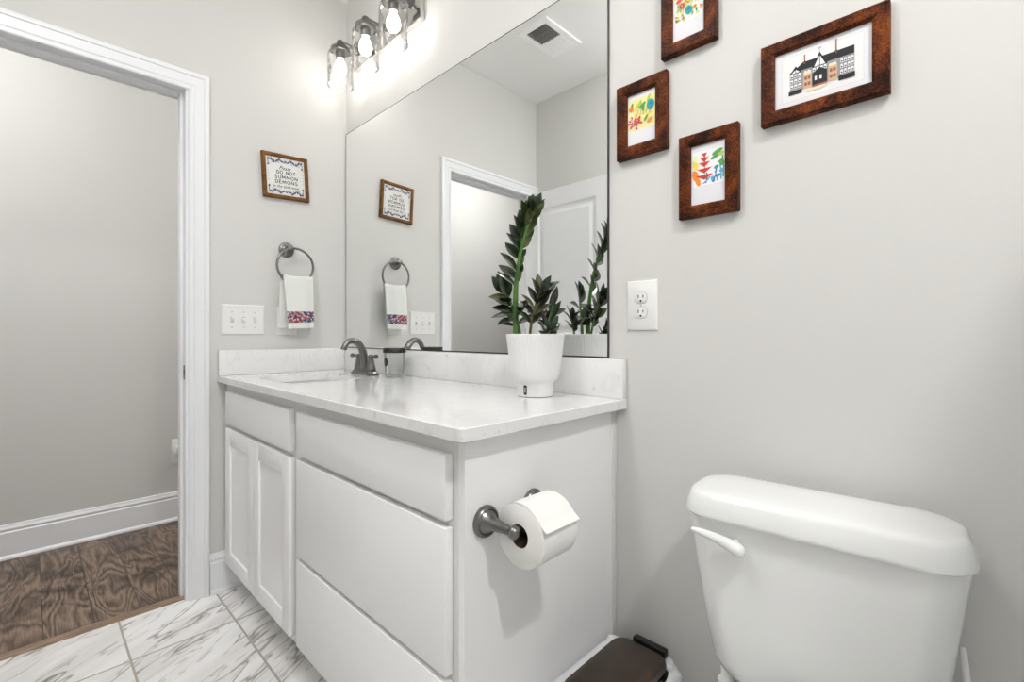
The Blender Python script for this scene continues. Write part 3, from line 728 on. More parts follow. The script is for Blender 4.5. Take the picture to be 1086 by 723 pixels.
# upper: mixed flowers, cut by the top of the picture
t, c = picture('wooden frame with a teal and red flower print, topmost of the group', 1.676, 1.809, 1.727, 1.917, 0.0285, PG)
cv_ = Canvas((c[0] + 0.001, c[1] + 0.012), 'y', 0.0112); W2, H2 = 0.034, 0.037
cv_.rect(INK['white'], -W2, -H2, W2, H2)
rr = random.Random(11)
for k in range(46): cv_.disc(INK[rr.choice(['lime', 'yellow', 'paleyellow', 'green', 'orange', 'yellow', 'pink'])], rr.uniform(-0.031, 0.031), rr.uniform(-0.033, 0.034), 0.005, 0.0022, rr.uniform(0, 3), 8)
for k in range(12): cv_.line(INK['lime'], [(rr.uniform(-0.03, 0.03), rr.uniform(-0.035, 0.0)), (rr.uniform(-0.03, 0.03), rr.uniform(0.0, 0.03))], 0.0008)
cv_.disc(INK['teal'], 0.000, -0.014, 0.0085, 0.010, 0.2, 18); cv_.disc(INK['blue'], 0.001, -0.012, 0.0035)
for k in range(10): cv_.disc(INK['red'], -0.016 + 0.005 * math.cos(k * PI / 5), 0.002 + 0.005 * math.sin(k * PI / 5), 0.0032, 0.0014, k * PI / 5, 8)
cv_.disc(INK['yellow'], -0.016, 0.002, 0.0016); cv_.disc(INK['pink'], -0.024, 0.016, 0.007, 0.004, 0.3); cv_.disc(INK['orange'], 0.016, -0.012, 0.004, 0.003); cv_.disc(INK['green'], -0.028, -0.030, 0.004, 0.002, 0.6); cv_.disc(INK['black'], -0.030, -0.020, 0.0015)
cv_.b.build('art_print', None, t)
# big: the half-timbered house
t, c = picture('wide wooden frame with a black timbered house drawing, right of the flower prints', 1.902, 2.1165, 1.4925, 1.6585, 0.0262, PG)
cv_ = Canvas(c, 'y', 0.0112)
cv_.rect(INK['print_line'] if 'print_line' in INK else INK['lightgrey'], -0.0685, -0.0455, 0.0685, 0.0455); cv_.rect(M['print_paper'], -0.0680, -0.0450, 0.0680, 0.0450)
cv_.sc = (1.04, 1.32, 0.0055)
B, Wt, G, T = INK['black'], INK['white'], INK['grey'], INK['tan']
g0 = -0.026
cv_.rect(G, -0.052, g0, 0.052, 0.006)                 # timber body
cv_.poly(B, [(-0.050, 0.004), (0.052, 0.004), (0.052, 0.0155), (-0.030, 0.0155)])      # roof
for (u0, u1, top) in ((-0.052, -0.032, 0.013), (-0.014, 0.010, 0.023)):               # gables
    cv_.poly(B, [(u0 - 0.001, 0.002), (u1 + 0.001, 0.002), ((u0 + u1) / 2, top)])
    cv_.poly(Wt, [(u0 + 0.003, 0.003), (u1 - 0.003, 0.003), ((u0 + u1) / 2, top - 0.005)])
    cv_.line(B, [((u0 + u1) / 2, 0.003), ((u0 + u1) / 2, top)], 0.0012)
for (u0, u1) in ((-0.052, -0.032), (-0.028, -0.017), (-0.014, 0.010), (0.030, 0.052)):
    rows = 3 if (u0 < -0.03 or u0 > 0.02) else 1
    n = max(2, int((u1 - u0) / 0.0055))
    for r_ in range(rows):
        zt_ = 0.001 - r_ * 0.008
        qs = []
        for k in range(n):
            a = u0 + (k + 0.18) * (u1 - u0) / n; e_ = u0 + (k + 0.82) * (u1 - u0) / n
            qs.append([(a, zt_ - 0.0055), (e_, zt_ - 0.0055), (e_, zt_), (a, zt_)])
        cv_.many(Wt, qs)
        cv_.many(B, [[(p[0][0] + 0.0007, p[0][1] + 0.0008), (p[1][0] - 0.0007, p[1][1] + 0.0008), (p[2][0] - 0.0007, p[2][1] - 0.0026), (p[3][0] + 0.0007, p[3][1] - 0.0026)] for p in qs])
cv_.rect(B, -0.014, -0.025, 0.010, -0.006)            # dark entrance
cv_.poly(B, [(-0.014, -0.007), (0.010, -0.007), (-0.002, 0.000)])
for u0 in (-0.029, 0.012):                            # tan stone bays
    cv_.rect(T, u0, g0, u0 + 0.014, -0.004)
    cv_.rect(INK['cream'], u0 + 0.001, -0.0045, u0 + 0.013, -0.0005)
    cv_.many(INK['brick'], [[(u0 + a, v_), (u0 + a + 0.0045, v_), (u0 + a + 0.0045, v_ + 0.005), (u0 + a, v_ + 0.005)] for a in (0.002, 0.0075) for v_ in (-0.022, -0.013)])
cv_.many(Wt, [[(-0.010 + k * 0.008, -0.018), (-0.0065 + k * 0.008, -0.018), (-0.0065 + k * 0.008, -0.012), (-0.010 + k * 0.008, -0.012)] for k in range(2)])
cv_.rect(B, -0.054, g0 - 0.004, -0.031, g0 + 0.002); cv_.rect(B, 0.028, g0 - 0.004, 0.053, g0 + 0.003)   # hedges
cv_.rect(INK['brick'], -0.014, -0.0275, 0.010, -0.0245); cv_.poly(INK['cream'], [(-0.026, -0.0275), (0.012, -0.0275), (0.004, -0.032), (-0.020, -0.032)])
for u0, h_ in ((-0.0265, 0.026), (0.0245, 0.033)): cv_.rect(INK['brick'], u0 - 0.001, 0.012, u0 + 0.001, h_); cv_.rect(B, u0 - 0.0017, 0.014, u0 + 0.0017, 0.016)
cv_.line(G, [(-0.002, 0.022), (-0.002, 0.030)], 0.0007); cv_.line(G, [(-0.0045, 0.0275), (0.001, 0.0285)], 0.0011)
cv_.b.build('art_print', None, t)

# sign on the left wall
sc_, st_ = (-0.2925, 1.7615), 0.052
t = thing('framed_sign', 'square wooden framed sign asking not to summon demons, above the towel ring', 'sign', (0, sc_[0], sc_[1]))
frame_mesh(sc_, 0.197, 0.197, 0.0155, 0.020, 'x', st_).build('frame', M['sign_wood'], t)
cb = Canvas(sc_, 'x', 0.004, st_); hb = 0.088
b = MB(); pts = [(-hb, -hb), (hb, -hb), (hb, hb), (-hb, hb)]
cb.base = 0.003; A = [cb.pt(*p) for p in pts]; cb.base = 0.011; B_ = [cb.pt(*p) for p in pts]
b.loft([A, B_]); b.build('backing_card', M['sign_face'], t)
cv_ = Canvas(sc_, 'x', 0.0112, st_); K = INK['black']; NV = INK['navy']; SL = INK['slate']
cv_.text(K, 'Please', 0.000, 0.0385, 0.048, 0.017, 0.35, 0.010)
arcp = lambda cx, cy, rx_, ry_, a0, a1, n=9: [(cx + rx_ * math.cos(math.radians(a0 + (a1 - a0) * k / n)), cy + ry_ * math.sin(math.radians(a0 + (a1 - a0) * k / n))) for k in range(n + 1)]
CAPS = {'D': (0.8, [[(0.1, 0), (0.1, 1), (0.4, 1)] + arcp(0.35, 0.5, 0.4, 0.5, 90, -90) + [(0.1, 0)]]), 'O': (0.9, [arcp(0.45, 0.5, 0.38, 0.5, 0, 360, 16)]), 'N': (0.9, [[(0.1, 0), (0.1, 1), (0.78, 0), (0.78, 1)]]),
        'T': (0.8, [[(0.02, 1), (0.78, 1)], [(0.4, 1), (0.4, 0)]]), 'S': (0.75, [arcp(0.37, 0.74, 0.28, 0.26, 30, 270) + arcp(0.37, 0.25, 0.30, 0.25, 90, -150)]), 'U': (0.85, [[(0.1, 1)] + arcp(0.42, 0.33, 0.32, 0.33, 180, 360) + [(0.74, 1)]]),
        'M': (1.05, [[(0.08, 0), (0.12, 1), (0.5, 0.25), (0.88, 1), (0.92, 0)]]), 'E': (0.72, [[(0.64, 0), (0.1, 0), (0.1, 1), (0.62, 1)], [(0.1, 0.52), (0.52, 0.52)]]), ' ': (0.55, [])}
def caps(s_, u, v_, width, height, stroke):
    tot = sum(CAPS[c_][0] + 0.22 for c_ in s_) - 0.22; kx = width / tot; x_ = u - width / 2
    for c_ in s_:
        w_, st = CAPS[c_]
        for pl in st: cv_.line(K, [(x_ + a * kx, v_ + (b_2 - 0.5) * height) for a, b_2 in pl], stroke)
        x_ += (w_ + 0.22) * kx
caps('DO NOT', 0.002, 0.0185, 0.082, 0.0145, 0.0027)
caps('SUMMON', 0.002, -0.0025, 0.100, 0.0145, 0.0027)
caps('DEMONS', 0.002, -0.0235, 0.097, 0.0145, 0.0027)
cv_.text(K, 'in the bathroom', 0.000, -0.0435, 0.112, 0.0135, 0.3, 0.010)
def scroll(u, v_, s, fu, fv, m_):
    pts = [(u + fu * s * (0.1 + 0.075 * k) * math.cos(0.42 * k), v_ + fv * s * (0.1 + 0.075 * k) * math.sin(0.42 * k)) for k in range(12)]
    cv_.line(m_, pts, 0.0022)
for fv in (1, -1):
    for fu in (1, -1):
        pts = [(fu * (0.074 - 0.0055 * k), fv * (0.066 + 0.007 * math.sin(k * 0.9))) for k in range(12)]
        cv_.line(SL, pts, 0.0065)
        for k in range(6):
            cv_.disc(NV, fu * (0.070 - 0.011 * k), fv * (0.068 + 0.006 * math.sin(k * 1.8 + 0.6)), 0.0068, 0.0030, fu * fv * (0.7 + 0.5 * k), 10)
        scroll(fu * 0.060, fv * 0.063, 0.009, fu, fv, NV); scroll(fu * 0.026, fv * 0.066, 0.009, -fu, fv, NV)
        cv_.line(NV, [(fu * 0.074, fv * 0.066), (fu * 0.0735, fv * 0.054), (fu * 0.0695, fv * 0.044)], 0.0026)
        cv_.disc(NV, fu * 0.0735, fv * 0.047, 0.003, 0.0055, fu * 0.4, 10)
    cv_.disc(NV, 0, fv * 0.066, 0.006, 0.0055); cv_.disc(SL, -0.007, fv * 0.063, 0.006, 0.003, 0.5 * fv); cv_.disc(SL, 0.007, fv * 0.063, 0.006, 0.003, -0.5 * fv); cv_.disc(INK['tan'], 0, fv * 0.066, 0.002)
for fu in (1, -1):
    for k in range(4): cv_.disc(SL, fu * 0.074, -0.020 + k * 0.013, 0.0018, 0.0026, n=8)
cv_.b.build('lettering', None, t)

# ------------------------------------------------------------------ towel ring and towel
ry, rx = -0.2585, 0.047
tr_ = thing('towel_ring', 'brushed nickel towel ring on the left wall under the framed sign', 'towel ring', (0, -0.285, 1.437))
b = MB(); b.lathe((0, -0.287, 1.4365), [(0.0335, 0.0005), (0.0335, 0.005), (0.030, 0.009), (0.0235, 0.0105), (0.022, 0.015), (0.0145, 0.018), (0.011, 0.024), (0.0105, 0.038), (0.0125, 0.044), (0.0125, 0.052), (0.009, 0.056), (0.003, 0.057)], 36, 'x'); b.build('mount', M['nickel'], tr_)
RC, RR = (-0.2640, 1.361), 0.0790
b = MB(); b.tube([(rx, RC[0] + RR * math.sin(2 * PI * k / 64), RC[1] + RR * math.cos(2 * PI * k / 64)) for k in range(64)], 0.0052, 12, closed=True); b.build('ring', M['nickel'], tr_)

tw = thing('hand_towel', 'pale hand towel with a floral band hanging from the towel ring', 'towel', (rx, -0.255, 1.08))
def towel_sheet(b, side, z_top, z_bot, yl0, yr0, yl1, yr1, x_top, x_bot, v0=0.0, v1=1.0, th=0.0085, nu=14, nv=20, waves=1.0, slant=0.0):
    """a hanging layer as a closed thin solid between fractions v0..v1 of its drop"""
    def P(u, s, off):
        z = z_top + (z_bot - z_top) * s + slant * (u - 0.5) * s
        yl = yl0 + (yl1 - yl0) * s; yr = yr0 + (yr1 - yr0) * s
        x = x_top + (x_bot - x_top) * s + waves * (0.0045 * math.sin(u * 5.6 + 0.6) * min(1, s * 1.6) + 0.0035 * math.sin(u * 11 + 1.7) * s)
        bulge = 0.010 * math.sin(PI * u) * s
        e = 1 - (2 * u - 1) ** 8
        return Vector((x + bulge * waves + off * e * 0.5, yl + (yr - yl) * u, z))
    F_ = []; Bk = []
    for j in range(nv + 1):
        s = v0 + (v1 - v0) * j / nv
        F_.append([b.bm.verts.new(P(i / nu, s, th)) for i in range(nu + 1)])
        Bk.append([b.bm.verts.new(P(i / nu, s, -th)) for i in range(nu + 1)])
    for j in range(nv):
        for i in range(nu):
            b.face([F_[j][i], F_[j + 1][i], F_[j + 1][i + 1], F_[j][i + 1]]); b.face([Bk[j][i], Bk[j][i + 1], Bk[j + 1][i + 1], Bk[j + 1][i]])
        for S in (0, nu): b.face([F_[j][S], Bk[j][S], Bk[j + 1][S], F_[j + 1][S]])
    for i in range(nu):
        b.face([F_[0][i], F_[0][i + 1], Bk[0][i + 1], Bk[0][i]]); b.face([F_[-1][i], Bk[-1][i], Bk[-1][i + 1], F_[-1][i + 1]])
zt, zb = 1.302, 1.082
FA = (1, zt, zb, -0.3185, -0.1905, -0.3085, -0.1950, rx + 0.012, rx + 0.034)
b = MB(); towel_sheet(b, *FA, v0=0.0, v1=1.0, slant=0.006)
# roll over the ring
prof = []
for k in range(13):
    a = PI * k / 12
    prof.append((rx + 0.0125 * math.cos(a), math.sin(a)))
rings = []
for x, s in prof:
    ring_ = []
    for i in range(15):
        u = i / 14; y = -0.3185 + 0.128 * u
        zc = 1.300 - 0.018 * math.sin(PI * u) * 0.3 + 0.021 * s
        ring_.append((x, y, zc))
    rings.append(ring_)
rin = [[(rx + (p[0] - rx) * 0.45, p[1], 1.300 + (p[2] - 1.300) * 0.6 - 0.001) for p in r_] for r_ in rings]
for RR_ in (rings, rin):
    V_ = [[b.bm.verts.new(p) for p in r_] for r_ in RR_]
    for a_, c_ in zip(V_[:-1], V_[1:]):
        for i in range(14): b.face([a_[i], a_[i + 1], c_[i + 1], c_[i]])
BA = (-1, zt, 1.084, -0.3265, -0.2000, -0.3300, -0.2150, rx - 0.014, rx - 0.022)
towel_sheet(b, *BA, v0=0.0, v1=1.0, waves=0.5)
two = b.build('cloth', M['towel'], tw, angle=70)
b = MB(); towel_sheet(b, *FA, v0=0.66, v1=0.885, th=0.0115, slant=0.006, nv=8); o = b.build('floral_band', M['floral'], tw, angle=70); o['label'] = 'band of small red and navy flowers'

# ------------------------------------------------------------------ faucet
fx, fy, fz = 0.378, -0.105, CT1 + 0.0006
fa = thing('faucet', 'brushed nickel two-handle faucet with an arched spout behind the sink', 'faucet', (fx, fy, fz))
b = MB()
b.loft([rrect(fx, fy, fz, 0.079, 0.027, 0.012), rrect(fx, fy, fz + 0.008, 0.079, 0.027, 0.012), rrect(fx, fy, fz + 0.014, 0.074, 0.0225, 0.012), rrect(fx, fy, fz + 0.026, 0.062, 0.017, 0.012), rrect(fx, fy, fz + 0.029, 0.058, 0.015, 0.012)])
b.build('base', M['nickel'], fa)
b = MB()
path = smooth_path([(fx, fy, fz + 0.02), (fx, fy - 0.002, fz + 0.06), (fx, fy - 0.010, fz + 0.098), (fx, fy - 0.026, fz + 0.128), (fx, fy - 0.050, fz + 0.143), (fx, fy - 0.073, fz + 0.139), (fx, fy - 0.088, fz + 0.123), (fx, fy - 0.093, fz + 0.112)], 6)
n_ = len(path); b.tube(path, [0.0185 - 0.0075 * min(1, i / n_ * 1.25) for i in range(n_)], 18)
b.tube([(fx, fy - 0.0925, fz + 0.114), (fx, fy - 0.0945, fz + 0.106)], 0.0122, 18)
b.build('spout', M['nickel'], fa)
for s in (-1, 1):
    hx_ = fx + s * 0.051
    b = MB(); b.lathe((hx_, fy, fz + 0.022), [(0.021, 0), (0.0185, 0.010), (0.0145, 0.028), (0.0115, 0.044), (0.0125, 0.050), (0.0125, 0.056), (0.010, 0.062), (0.004, 0.065)], 24)
    b.tube(smooth_path([(hx_, fy, fz + 0.076), (hx_ + s * 0.02, fy - 0.002, fz + 0.077), (hx_ + s * 0.042, fy - 0.004, fz + 0.078), (hx_ + s * 0.054, fy - 0.005, fz + 0.078)], 3), [0.006, 0.0055, 0.0055, 0.006, 0.0065, 0.0075, 0.0085, 0.0095, 0.0095, 0.009], 14)
    b.build('handle', M['nickel'], fa)

# ------------------------------------------------------------------ glass jar
jx, jy, jz = 0.597, -0.096, CT1 + 0.0006
ja = thing('glass_jar', 'clear glass jar with a black lid on the countertop beside the faucet', 'jar', (jx, jy, jz))
b = MB(); b.lathe((jx, jy, jz), [(0.028, 0.0), (0.0335, 0.001), (0.0360, 0.005), (0.0385, 0.050), (0.0405, 0.096), (0.0400, 0.102), (0.0385, 0.104), (0.0385, 0.0955), (0.0365, 0.050), (0.034, 0.009), (0.026, 0.006)], 48, rmod=lambda a, h: 0.006 * math.cos(24 * a))
b.build('jar_body', M['jar_glass'], ja)
b = MB(); b.lathe((jx, jy, jz), [(0.043, 0.097), (0.0445, 0.098), (0.0445, 0.114), (0.043, 0.1165), (0.036, 0.117), (0.01, 0.117)], 40); b.build('lid', M['black_plastic'], ja)
b = MB(); a0 = math.radians(-93)
def jp(s, z): 
    r = 0.0386 + (z - 0.05) * 0.045 + 0.0007; a = a0 + s / r
    return (jx + r * math.cos(a), jy + r * math.sin(a), jz + z)
b.use(M['black_plastic'])
cen = b.bm.verts.new(jp(0, 0.062)); ring_ = [b.bm.verts.new(jp(0.0165 * math.cos(2 * PI * k / 28), 0.062 + 0.0165 * math.sin(2 * PI * k / 28))) for k in range(28)]
mid = [b.bm.verts.new(jp(0.009 * math.cos(2 * PI * k / 28), 0.062 + 0.009 * math.sin(2 * PI * k / 28))) for k in range(28)]
for k in range(28):
    b.face([mid[k], ring_[k], ring_[(k + 1) % 28], mid[(k + 1) % 28]]); b.face([cen, mid[k], mid[(k + 1) % 28]])
b.build('round_label', None, ja)

# ------------------------------------------------------------------ potted plant
px_, py_, pz_ = 1.357, -0.121, CT1 + 0.0006
pp = thing('potted_plant', 'dark green leafy plant in a white ribbed pot on the countertop end', 'plant', (px_, py_, pz_))
b = MB()
ribs = lambda a, h: 0.010 * math.cos(64 * a) * (1 if h > 0.09 else max(0, (h - 0.06) / 0.03)) if h > 0.06 else 0.0
b.lathe((px_, py_, pz_), [(0.046, 0.0), (0.0492, 0.0015), (0.0500, 0.004), (0.0500, 0.036), (0.0515, 0.0385), (0.0590, 0.044), (0.0640, 0.052), (0.0668, 0.062), (0.0690, 0.075), (0.0720, 0.10), (0.0755, 0.13), (0.0785, 0.155), (0.0800, 0.165), (0.0805, 0.1685), (0.0790, 0.170), (0.0770, 0.1685), (0.0760, 0.155), (0.0750, 0.148)], 256, rmod=ribs, cap1=False)
pot = b.build('pot', M['pot'], pp, angle=60)
a0 = math.radians(-80.5)
def gp(s, z, d=0.0012):
    r = 0.050 + d; a = a0 + s / r
    return (px_ + r * math.cos(a), py_ + r * math.sin(a), pz_ + z)
b = MB(); pill = [(0.0048 * math.cos(2 * PI * k / 24), 0.0195 + 0.0085 * (1 if math.sin(2 * PI * k / 24) >= 0 else -1) + 0.0048 * math.sin(2 * PI * k / 24)) for k in range(24)]
b.use(M['gauge']); b.loft([[gp(s, z, 0.0) for s, z in pill], [gp(s, z, 0.0016) for s, z in pill]])
b.use(M['gauge_in']); b.loft([[gp(s * 0.4, 0.0195 + (z - 0.0195) * 0.55, 0.0016) for s, z in pill], [gp(s * 0.4, 0.0195 + (z - 0.0195) * 0.55, 0.0019) for s, z in pill]])
o = b.build('water_gauge', None, pot); o['label'] = 'dark oval water level window'
b = MB()
rg = [[(px_ + r * math.cos(2 * PI * k / 40), py_ + r * math.sin(2 * PI * k / 40), pz_ + 0.150 + 0.002 * math.sin(k * 1.7 + r * 300)) for k in range(40)] for r in (0.0755, 0.055, 0.035, 0.012)]
b.loft(rg, False, True); b.build('soil', M['soil'], pp)

def leaf(b, base, d, nrm, ln, wd, m, curl=0.15):
    """pointed oval leaflet folded slightly along its midrib"""
    b.use(m)
    d = Vector(d).normalized(); s = d.cross(Vector(nrm)); s.normalize(); n = s.cross(d); n.normalize()
    prof = [(0.0, 0.06), (0.10, 0.42), (0.25, 0.80), (0.42, 1.0), (0.60, 0.93), (0.76, 0.68), (0.90, 0.33), (1.0, 0.03)]
    rows = []
    for t_, w_ in prof:
        c0 = Vector(base) + d * (ln * t_) - n * (ln * curl * t_ * t_)
        h = wd / 2 * w_
        lift = n * (h * 0.28)
        rows.append([c0 + s * h + lift, c0 + s * h * 0.5 + lift * 0.35, c0, c0 - s * h * 0.5 + lift * 0.35, c0 - s * h + lift])
    th = n * 0.0006
    T_ = [[b.bm.verts.new(p + th) for p in r] for r in rows]; U_ = [[b.bm.verts.new(p - th) for p in r] for r in rows]
    for j in range(len(rows) - 1):
        for i in range(4):
            b.face([T_[j][i], T_[j][i + 1], T_[j + 1][i + 1], T_[j + 1][i]]); b.face([U_[j][i], U_[j + 1][i], U_[j + 1][i + 1], U_[j][i + 1]])
        for i in (0, 4): b.face([T_[j][i], U_[j][i], U_[j + 1][i], T_[j + 1][i]])
    for j in (0, -1): 
        for i in range(4): b.face([T_[j][i], T_[j][i + 1], U_[j][i + 1], U_[j][i]])

RIGHT = Vector((math.cos(PSI), math.sin(PSI), 0)); TO_CAM = Vector((math.sin(PSI), -math.cos(PSI), 0))
def frond(path, r0, r1, leaves, stem_m, seed, dens=1.0):
    rr = random.Random(seed)
    P = smooth_path(path, 8); n = len(P)
    b = MB(); b.tube(P, [r0 + (r1 - r0) * i / (n - 1) for i in range(n)], 10)
    st_o = b.build('frond_stem', stem_m, pp)
    b = MB()
    for (t_, side, ln, wd, up, m_) in leaves:
        i = min(n - 2, int(t_ * (n - 1))); p = P[i]; tg = (P[i + 1] - P[i]).normalized()
        lat = (RIGHT * side[0] + TO_CAM * side[1])
        d = lat * (1 - up) + tg * up
        nrm = (tg * 0.7 + TO_CAM * 0.8 + Vector((rr.uniform(-.25, .25), rr.uniform(-.25, .25), 0.2)))
        leaf(b, p, d, nrm, ln * rr.uniform(0.93, 1.07), wd * rr.uniform(0.93, 1.07), m_, rr.uniform(0.05, 0.22))
    b.build('leaves', None, st_o, angle=60, recalc=True)
L1, L2, L3 = M['leaf'], M['leaf_pale'], M['leaf_brown']
zp = pz_ + 0.148
# tall frond
tall = []
for k in range(12):
    t_ = 0.36 + 0.62 * k / 11
    tall.append((t_, (-1.0, 0.45 * (-1) ** k), 0.066 if k < 9 else 0.058, 0.031 + 0.002 * (k % 3), 0.44 + 0.03 * k, L1))
    tall.append((t_ + 0.015, (0.72, 0.6 * (-1) ** k), 0.034 if k < 4 else 0.050, 0.020 if k < 4 else 0.027, 0.66, L2 if k % 2 == 0 else L1))
tall += [(0.985, (0.2, 0.6), 0.060, 0.030, 0.85, L1), (0.99, (-0.5, -0.3), 0.055, 0.028, 0.82, L1), (0.99, (0.9, 0.0), 0.056, 0.016, 0.72, L3), (0.94, (-0.4, 0.8), 0.060, 0.032, 0.6, L1), (0.90, (0.5, 0.7), 0.052, 0.028, 0.6, L2), (0.80, (-0.2, 0.9), 0.050, 0.028, 0.62, L2)]
frond([(1.334, -0.172, zp), (1.334, -0.176, zp + 0.09), (1.342, -0.180, zp + 0.17), (1.362, -0.182, zp + 0.25), (1.384, -0.182, zp + 0.305), (1.398, -0.180, zp + 0.335)], 0.0088, 0.0020, tall, M['stem'], 1)
# left cluster
lc = [(0.58, (-1, 0.2), 0.066, 0.034, 0.30, L1), (0.70, (-0.9, -0.4), 0.066, 0.036, 0.45, L1), (0.78, (-1, 0.5), 0.062, 0.033, 0.30, L2), (0.86, (0.2, 0.7), 0.068, 0.040, 0.70, L1), (0.92, (-0.7, 0.4), 0.064, 0.036, 0.62, L1),
      (0.98, (-0.1, -0.5), 0.066, 0.034, 0.85, L1), (0.99, (0.7, 0.3), 0.060, 0.032, 0.70, L1), (0.52, (-1, -0.2), 0.066, 0.030, 0.05, L1), (0.48, (0.7, 0.5), 0.066, 0.032, 0.45, L1), (0.42, (-0.8, 0.6), 0.062, 0.032, -0.15, L1), (0.36, (0.9, 0.3), 0.062, 0.028, 0.3, L1), (0.64, (0.4, 0.9), 0.062, 0.036, 0.15, L1), (0.50, (-0.2, 0.9), 0.066, 0.034, -0.1, L1), (0.75, (-0.5, 0.9), 0.060, 0.034, 0.2, L1), (0.30, (-0.9, 0.1), 0.05, 0.012, 0.2, L3)]
frond([(1.328, -0.150, zp), (1.322, -0.156, zp + 0.05), (1.310, -0.166, zp + 0.10), (1.298, -0.176, zp + 0.140)], 0.0062, 0.0025, lc, M['stem'], 2)
# middle fronds
def mid_leaves(ms, n=8, t0=0.42, ln=0.050, wd=0.020):
    out = []
    for k in range(n):
        t_ = t0 + (1 - t0) * k / (n - 0.2)
        out.append((t_, (-1, 0.5 * (-1) ** k), ln, wd, 0.50 + 0.03 * k, ms[k % len(ms)])); out.append((t_ + 0.01, (1, 0.5 * (-1) ** (k + 1)), ln, wd, 0.50 + 0.03 * k, ms[(k + 1) % len(ms)]))
        if k % 2: out.append((t_, (0.1, 0.9), ln * 0.9, wd, 0.45, ms[(k + 1) % len(ms)]))
    out.append((0.99, (0.1, 0.2), ln, wd * 0.9, 0.92, ms[0])); return out
frond([(1.360, -0.148, zp), (1.368, -0.150, zp + 0.05), (1.382, -0.146, zp + 0.105), (1.398, -0.142, zp + 0.135)], 0.0042, 0.002, mid_leaves([L1, L3, L2], 6, 0.36, 0.056, 0.024), M['stem_brown'], 3)
thin = [(0.45, (-0.7, 0.5), 0.045, 0.018, 0.5, L1), (0.62, (0.8, 0.3), 0.062, 0.020, 0.72, L1), (0.80, (-0.5, 0.2), 0.070, 0.020, 0.86, L1), (0.97, (0.2, -0.2), 0.055, 0.017, 0.92, L3), (0.72, (0.9, -0.4), 0.05, 0.022, 0.4, L1)]
frond([(1.384, -0.112, zp), (1.396, -0.112, zp + 0.05), (1.410, -0.110, zp + 0.10)], 0.0035, 0.002, thin, M['stem'], 4)
frond([(1.404, -0.130, zp), (1.414, -0.132, zp + 0.022), (1.424, -0.130, zp + 0.04)], 0.003, 0.0015, mid_leaves([L1], 3, 0.25, 0.034, 0.018), M['stem'], 5)
frond([(1.360, -0.070, zp), (1.356, -0.066, zp + 0.04), (1.350, -0.060, zp + 0.075)], 0.004, 0.002, mid_leaves([L3, L1], 4, 0.4, 0.042, 0.020), M['stem'], 6)

# ------------------------------------------------------------------ toilet-paper holder and roll
hz, hx0 = 0.689, 1.618
th_ = thing('toilet_paper_holder', 'brushed nickel toilet paper holder on the vanity end panel', 'toilet paper holder', (CX1, -0.405, hz))
for yy in (-0.4755, -0.3365):
    b = MB()
    b.lathe((CX1, yy, hz), [(0.0310, 0.0004), (0.0310, 0.006), (0.0292, 0.0105), (0.0255, 0.0128), (0.0232, 0.0115), (0.020, 0.0155), (0.0145, 0.022), (0.0115, 0.032), (0.0098, 0.052), (0.0090, 0.066), (0.0090, 0.072)], 36, 'x')
    b.sphere((hx0, yy, hz), 0.0125, 24, 14); b.build('post', M['nickel'], th_)
b = MB(); b.tube([(hx0, -0.470, hz), (hx0, -0.342, hz)], 0.0075, 16); b.build('spindle', M['nickel'], th_)
rl = thing('toilet_paper_roll', 'white toilet paper roll on the nickel holder', 'toilet paper', (hx0, -0.41, hz - 0.0115))
rz = hz - 0.0115; ro, ri = 0.0600, 0.0205; ya, yb = -0.4605, -0.3605
def spiral(r_, th0=0): return r_
b = MB()
def rg(r, y): return [(hx0 + r * math.cos(2 * PI * k / 64), y, rz + r * math.sin(2 * PI * k / 64)) for k in range(64)]
b.loft([rg(ri + 0.0012, ya), rg(ro - 0.002, ya), rg(ro, ya + 0.0015), rg(ro, yb - 0.0015), rg(ro - 0.002, yb), rg(ri + 0.0012, yb)], False, False)
b.build('paper', M['paper'], rl)
b = MB(); b.loft([rg(ri + 0.0012, ya + 0.0006), rg(ri, ya + 0.0006), rg(ri, yb - 0.0006), rg(ri + 0.0012, yb - 0.0006)], False, False); b.build('core', M['card_core'], rl)
b = MB()   # loose last sheet lying over the top and lifting off at the front right
arc = [(ro + 0.0012, a) for a in [math.radians(118 - 8 * k) for k in range(11)]]
prof = [(hx0 + r * math.cos(a), rz + r * math.sin(a)) for r, a in arc]
a_ = arc[-1][1]; tx, tz = math.sin(a_), -math.cos(a_)
for k in range(1, 5): prof.append((prof[10][0] + tx * 0.0045 * k + 0.00045 * k * k, prof[10][1] + tz * 0.0045 * k))
top_ = [[(x, y, z) for x, z in prof] for y in (ya + 0.0008, yb - 0.0008)]
V_ = [[b.bm.verts.new(p) for p in r] for r in top_]
W_ = [[b.bm.verts.new((x - 0.0006 * (x - hx0) / ro, y, z - 0.0006)) for x, y, z in r] for r in top_]
for Q in (V_, W_):
    for i in range(len(prof) - 1): b.face([Q[0][i], Q[0][i + 1], Q[1][i + 1], Q[1][i]])
b.build('loose_sheet', M['paper'], rl)

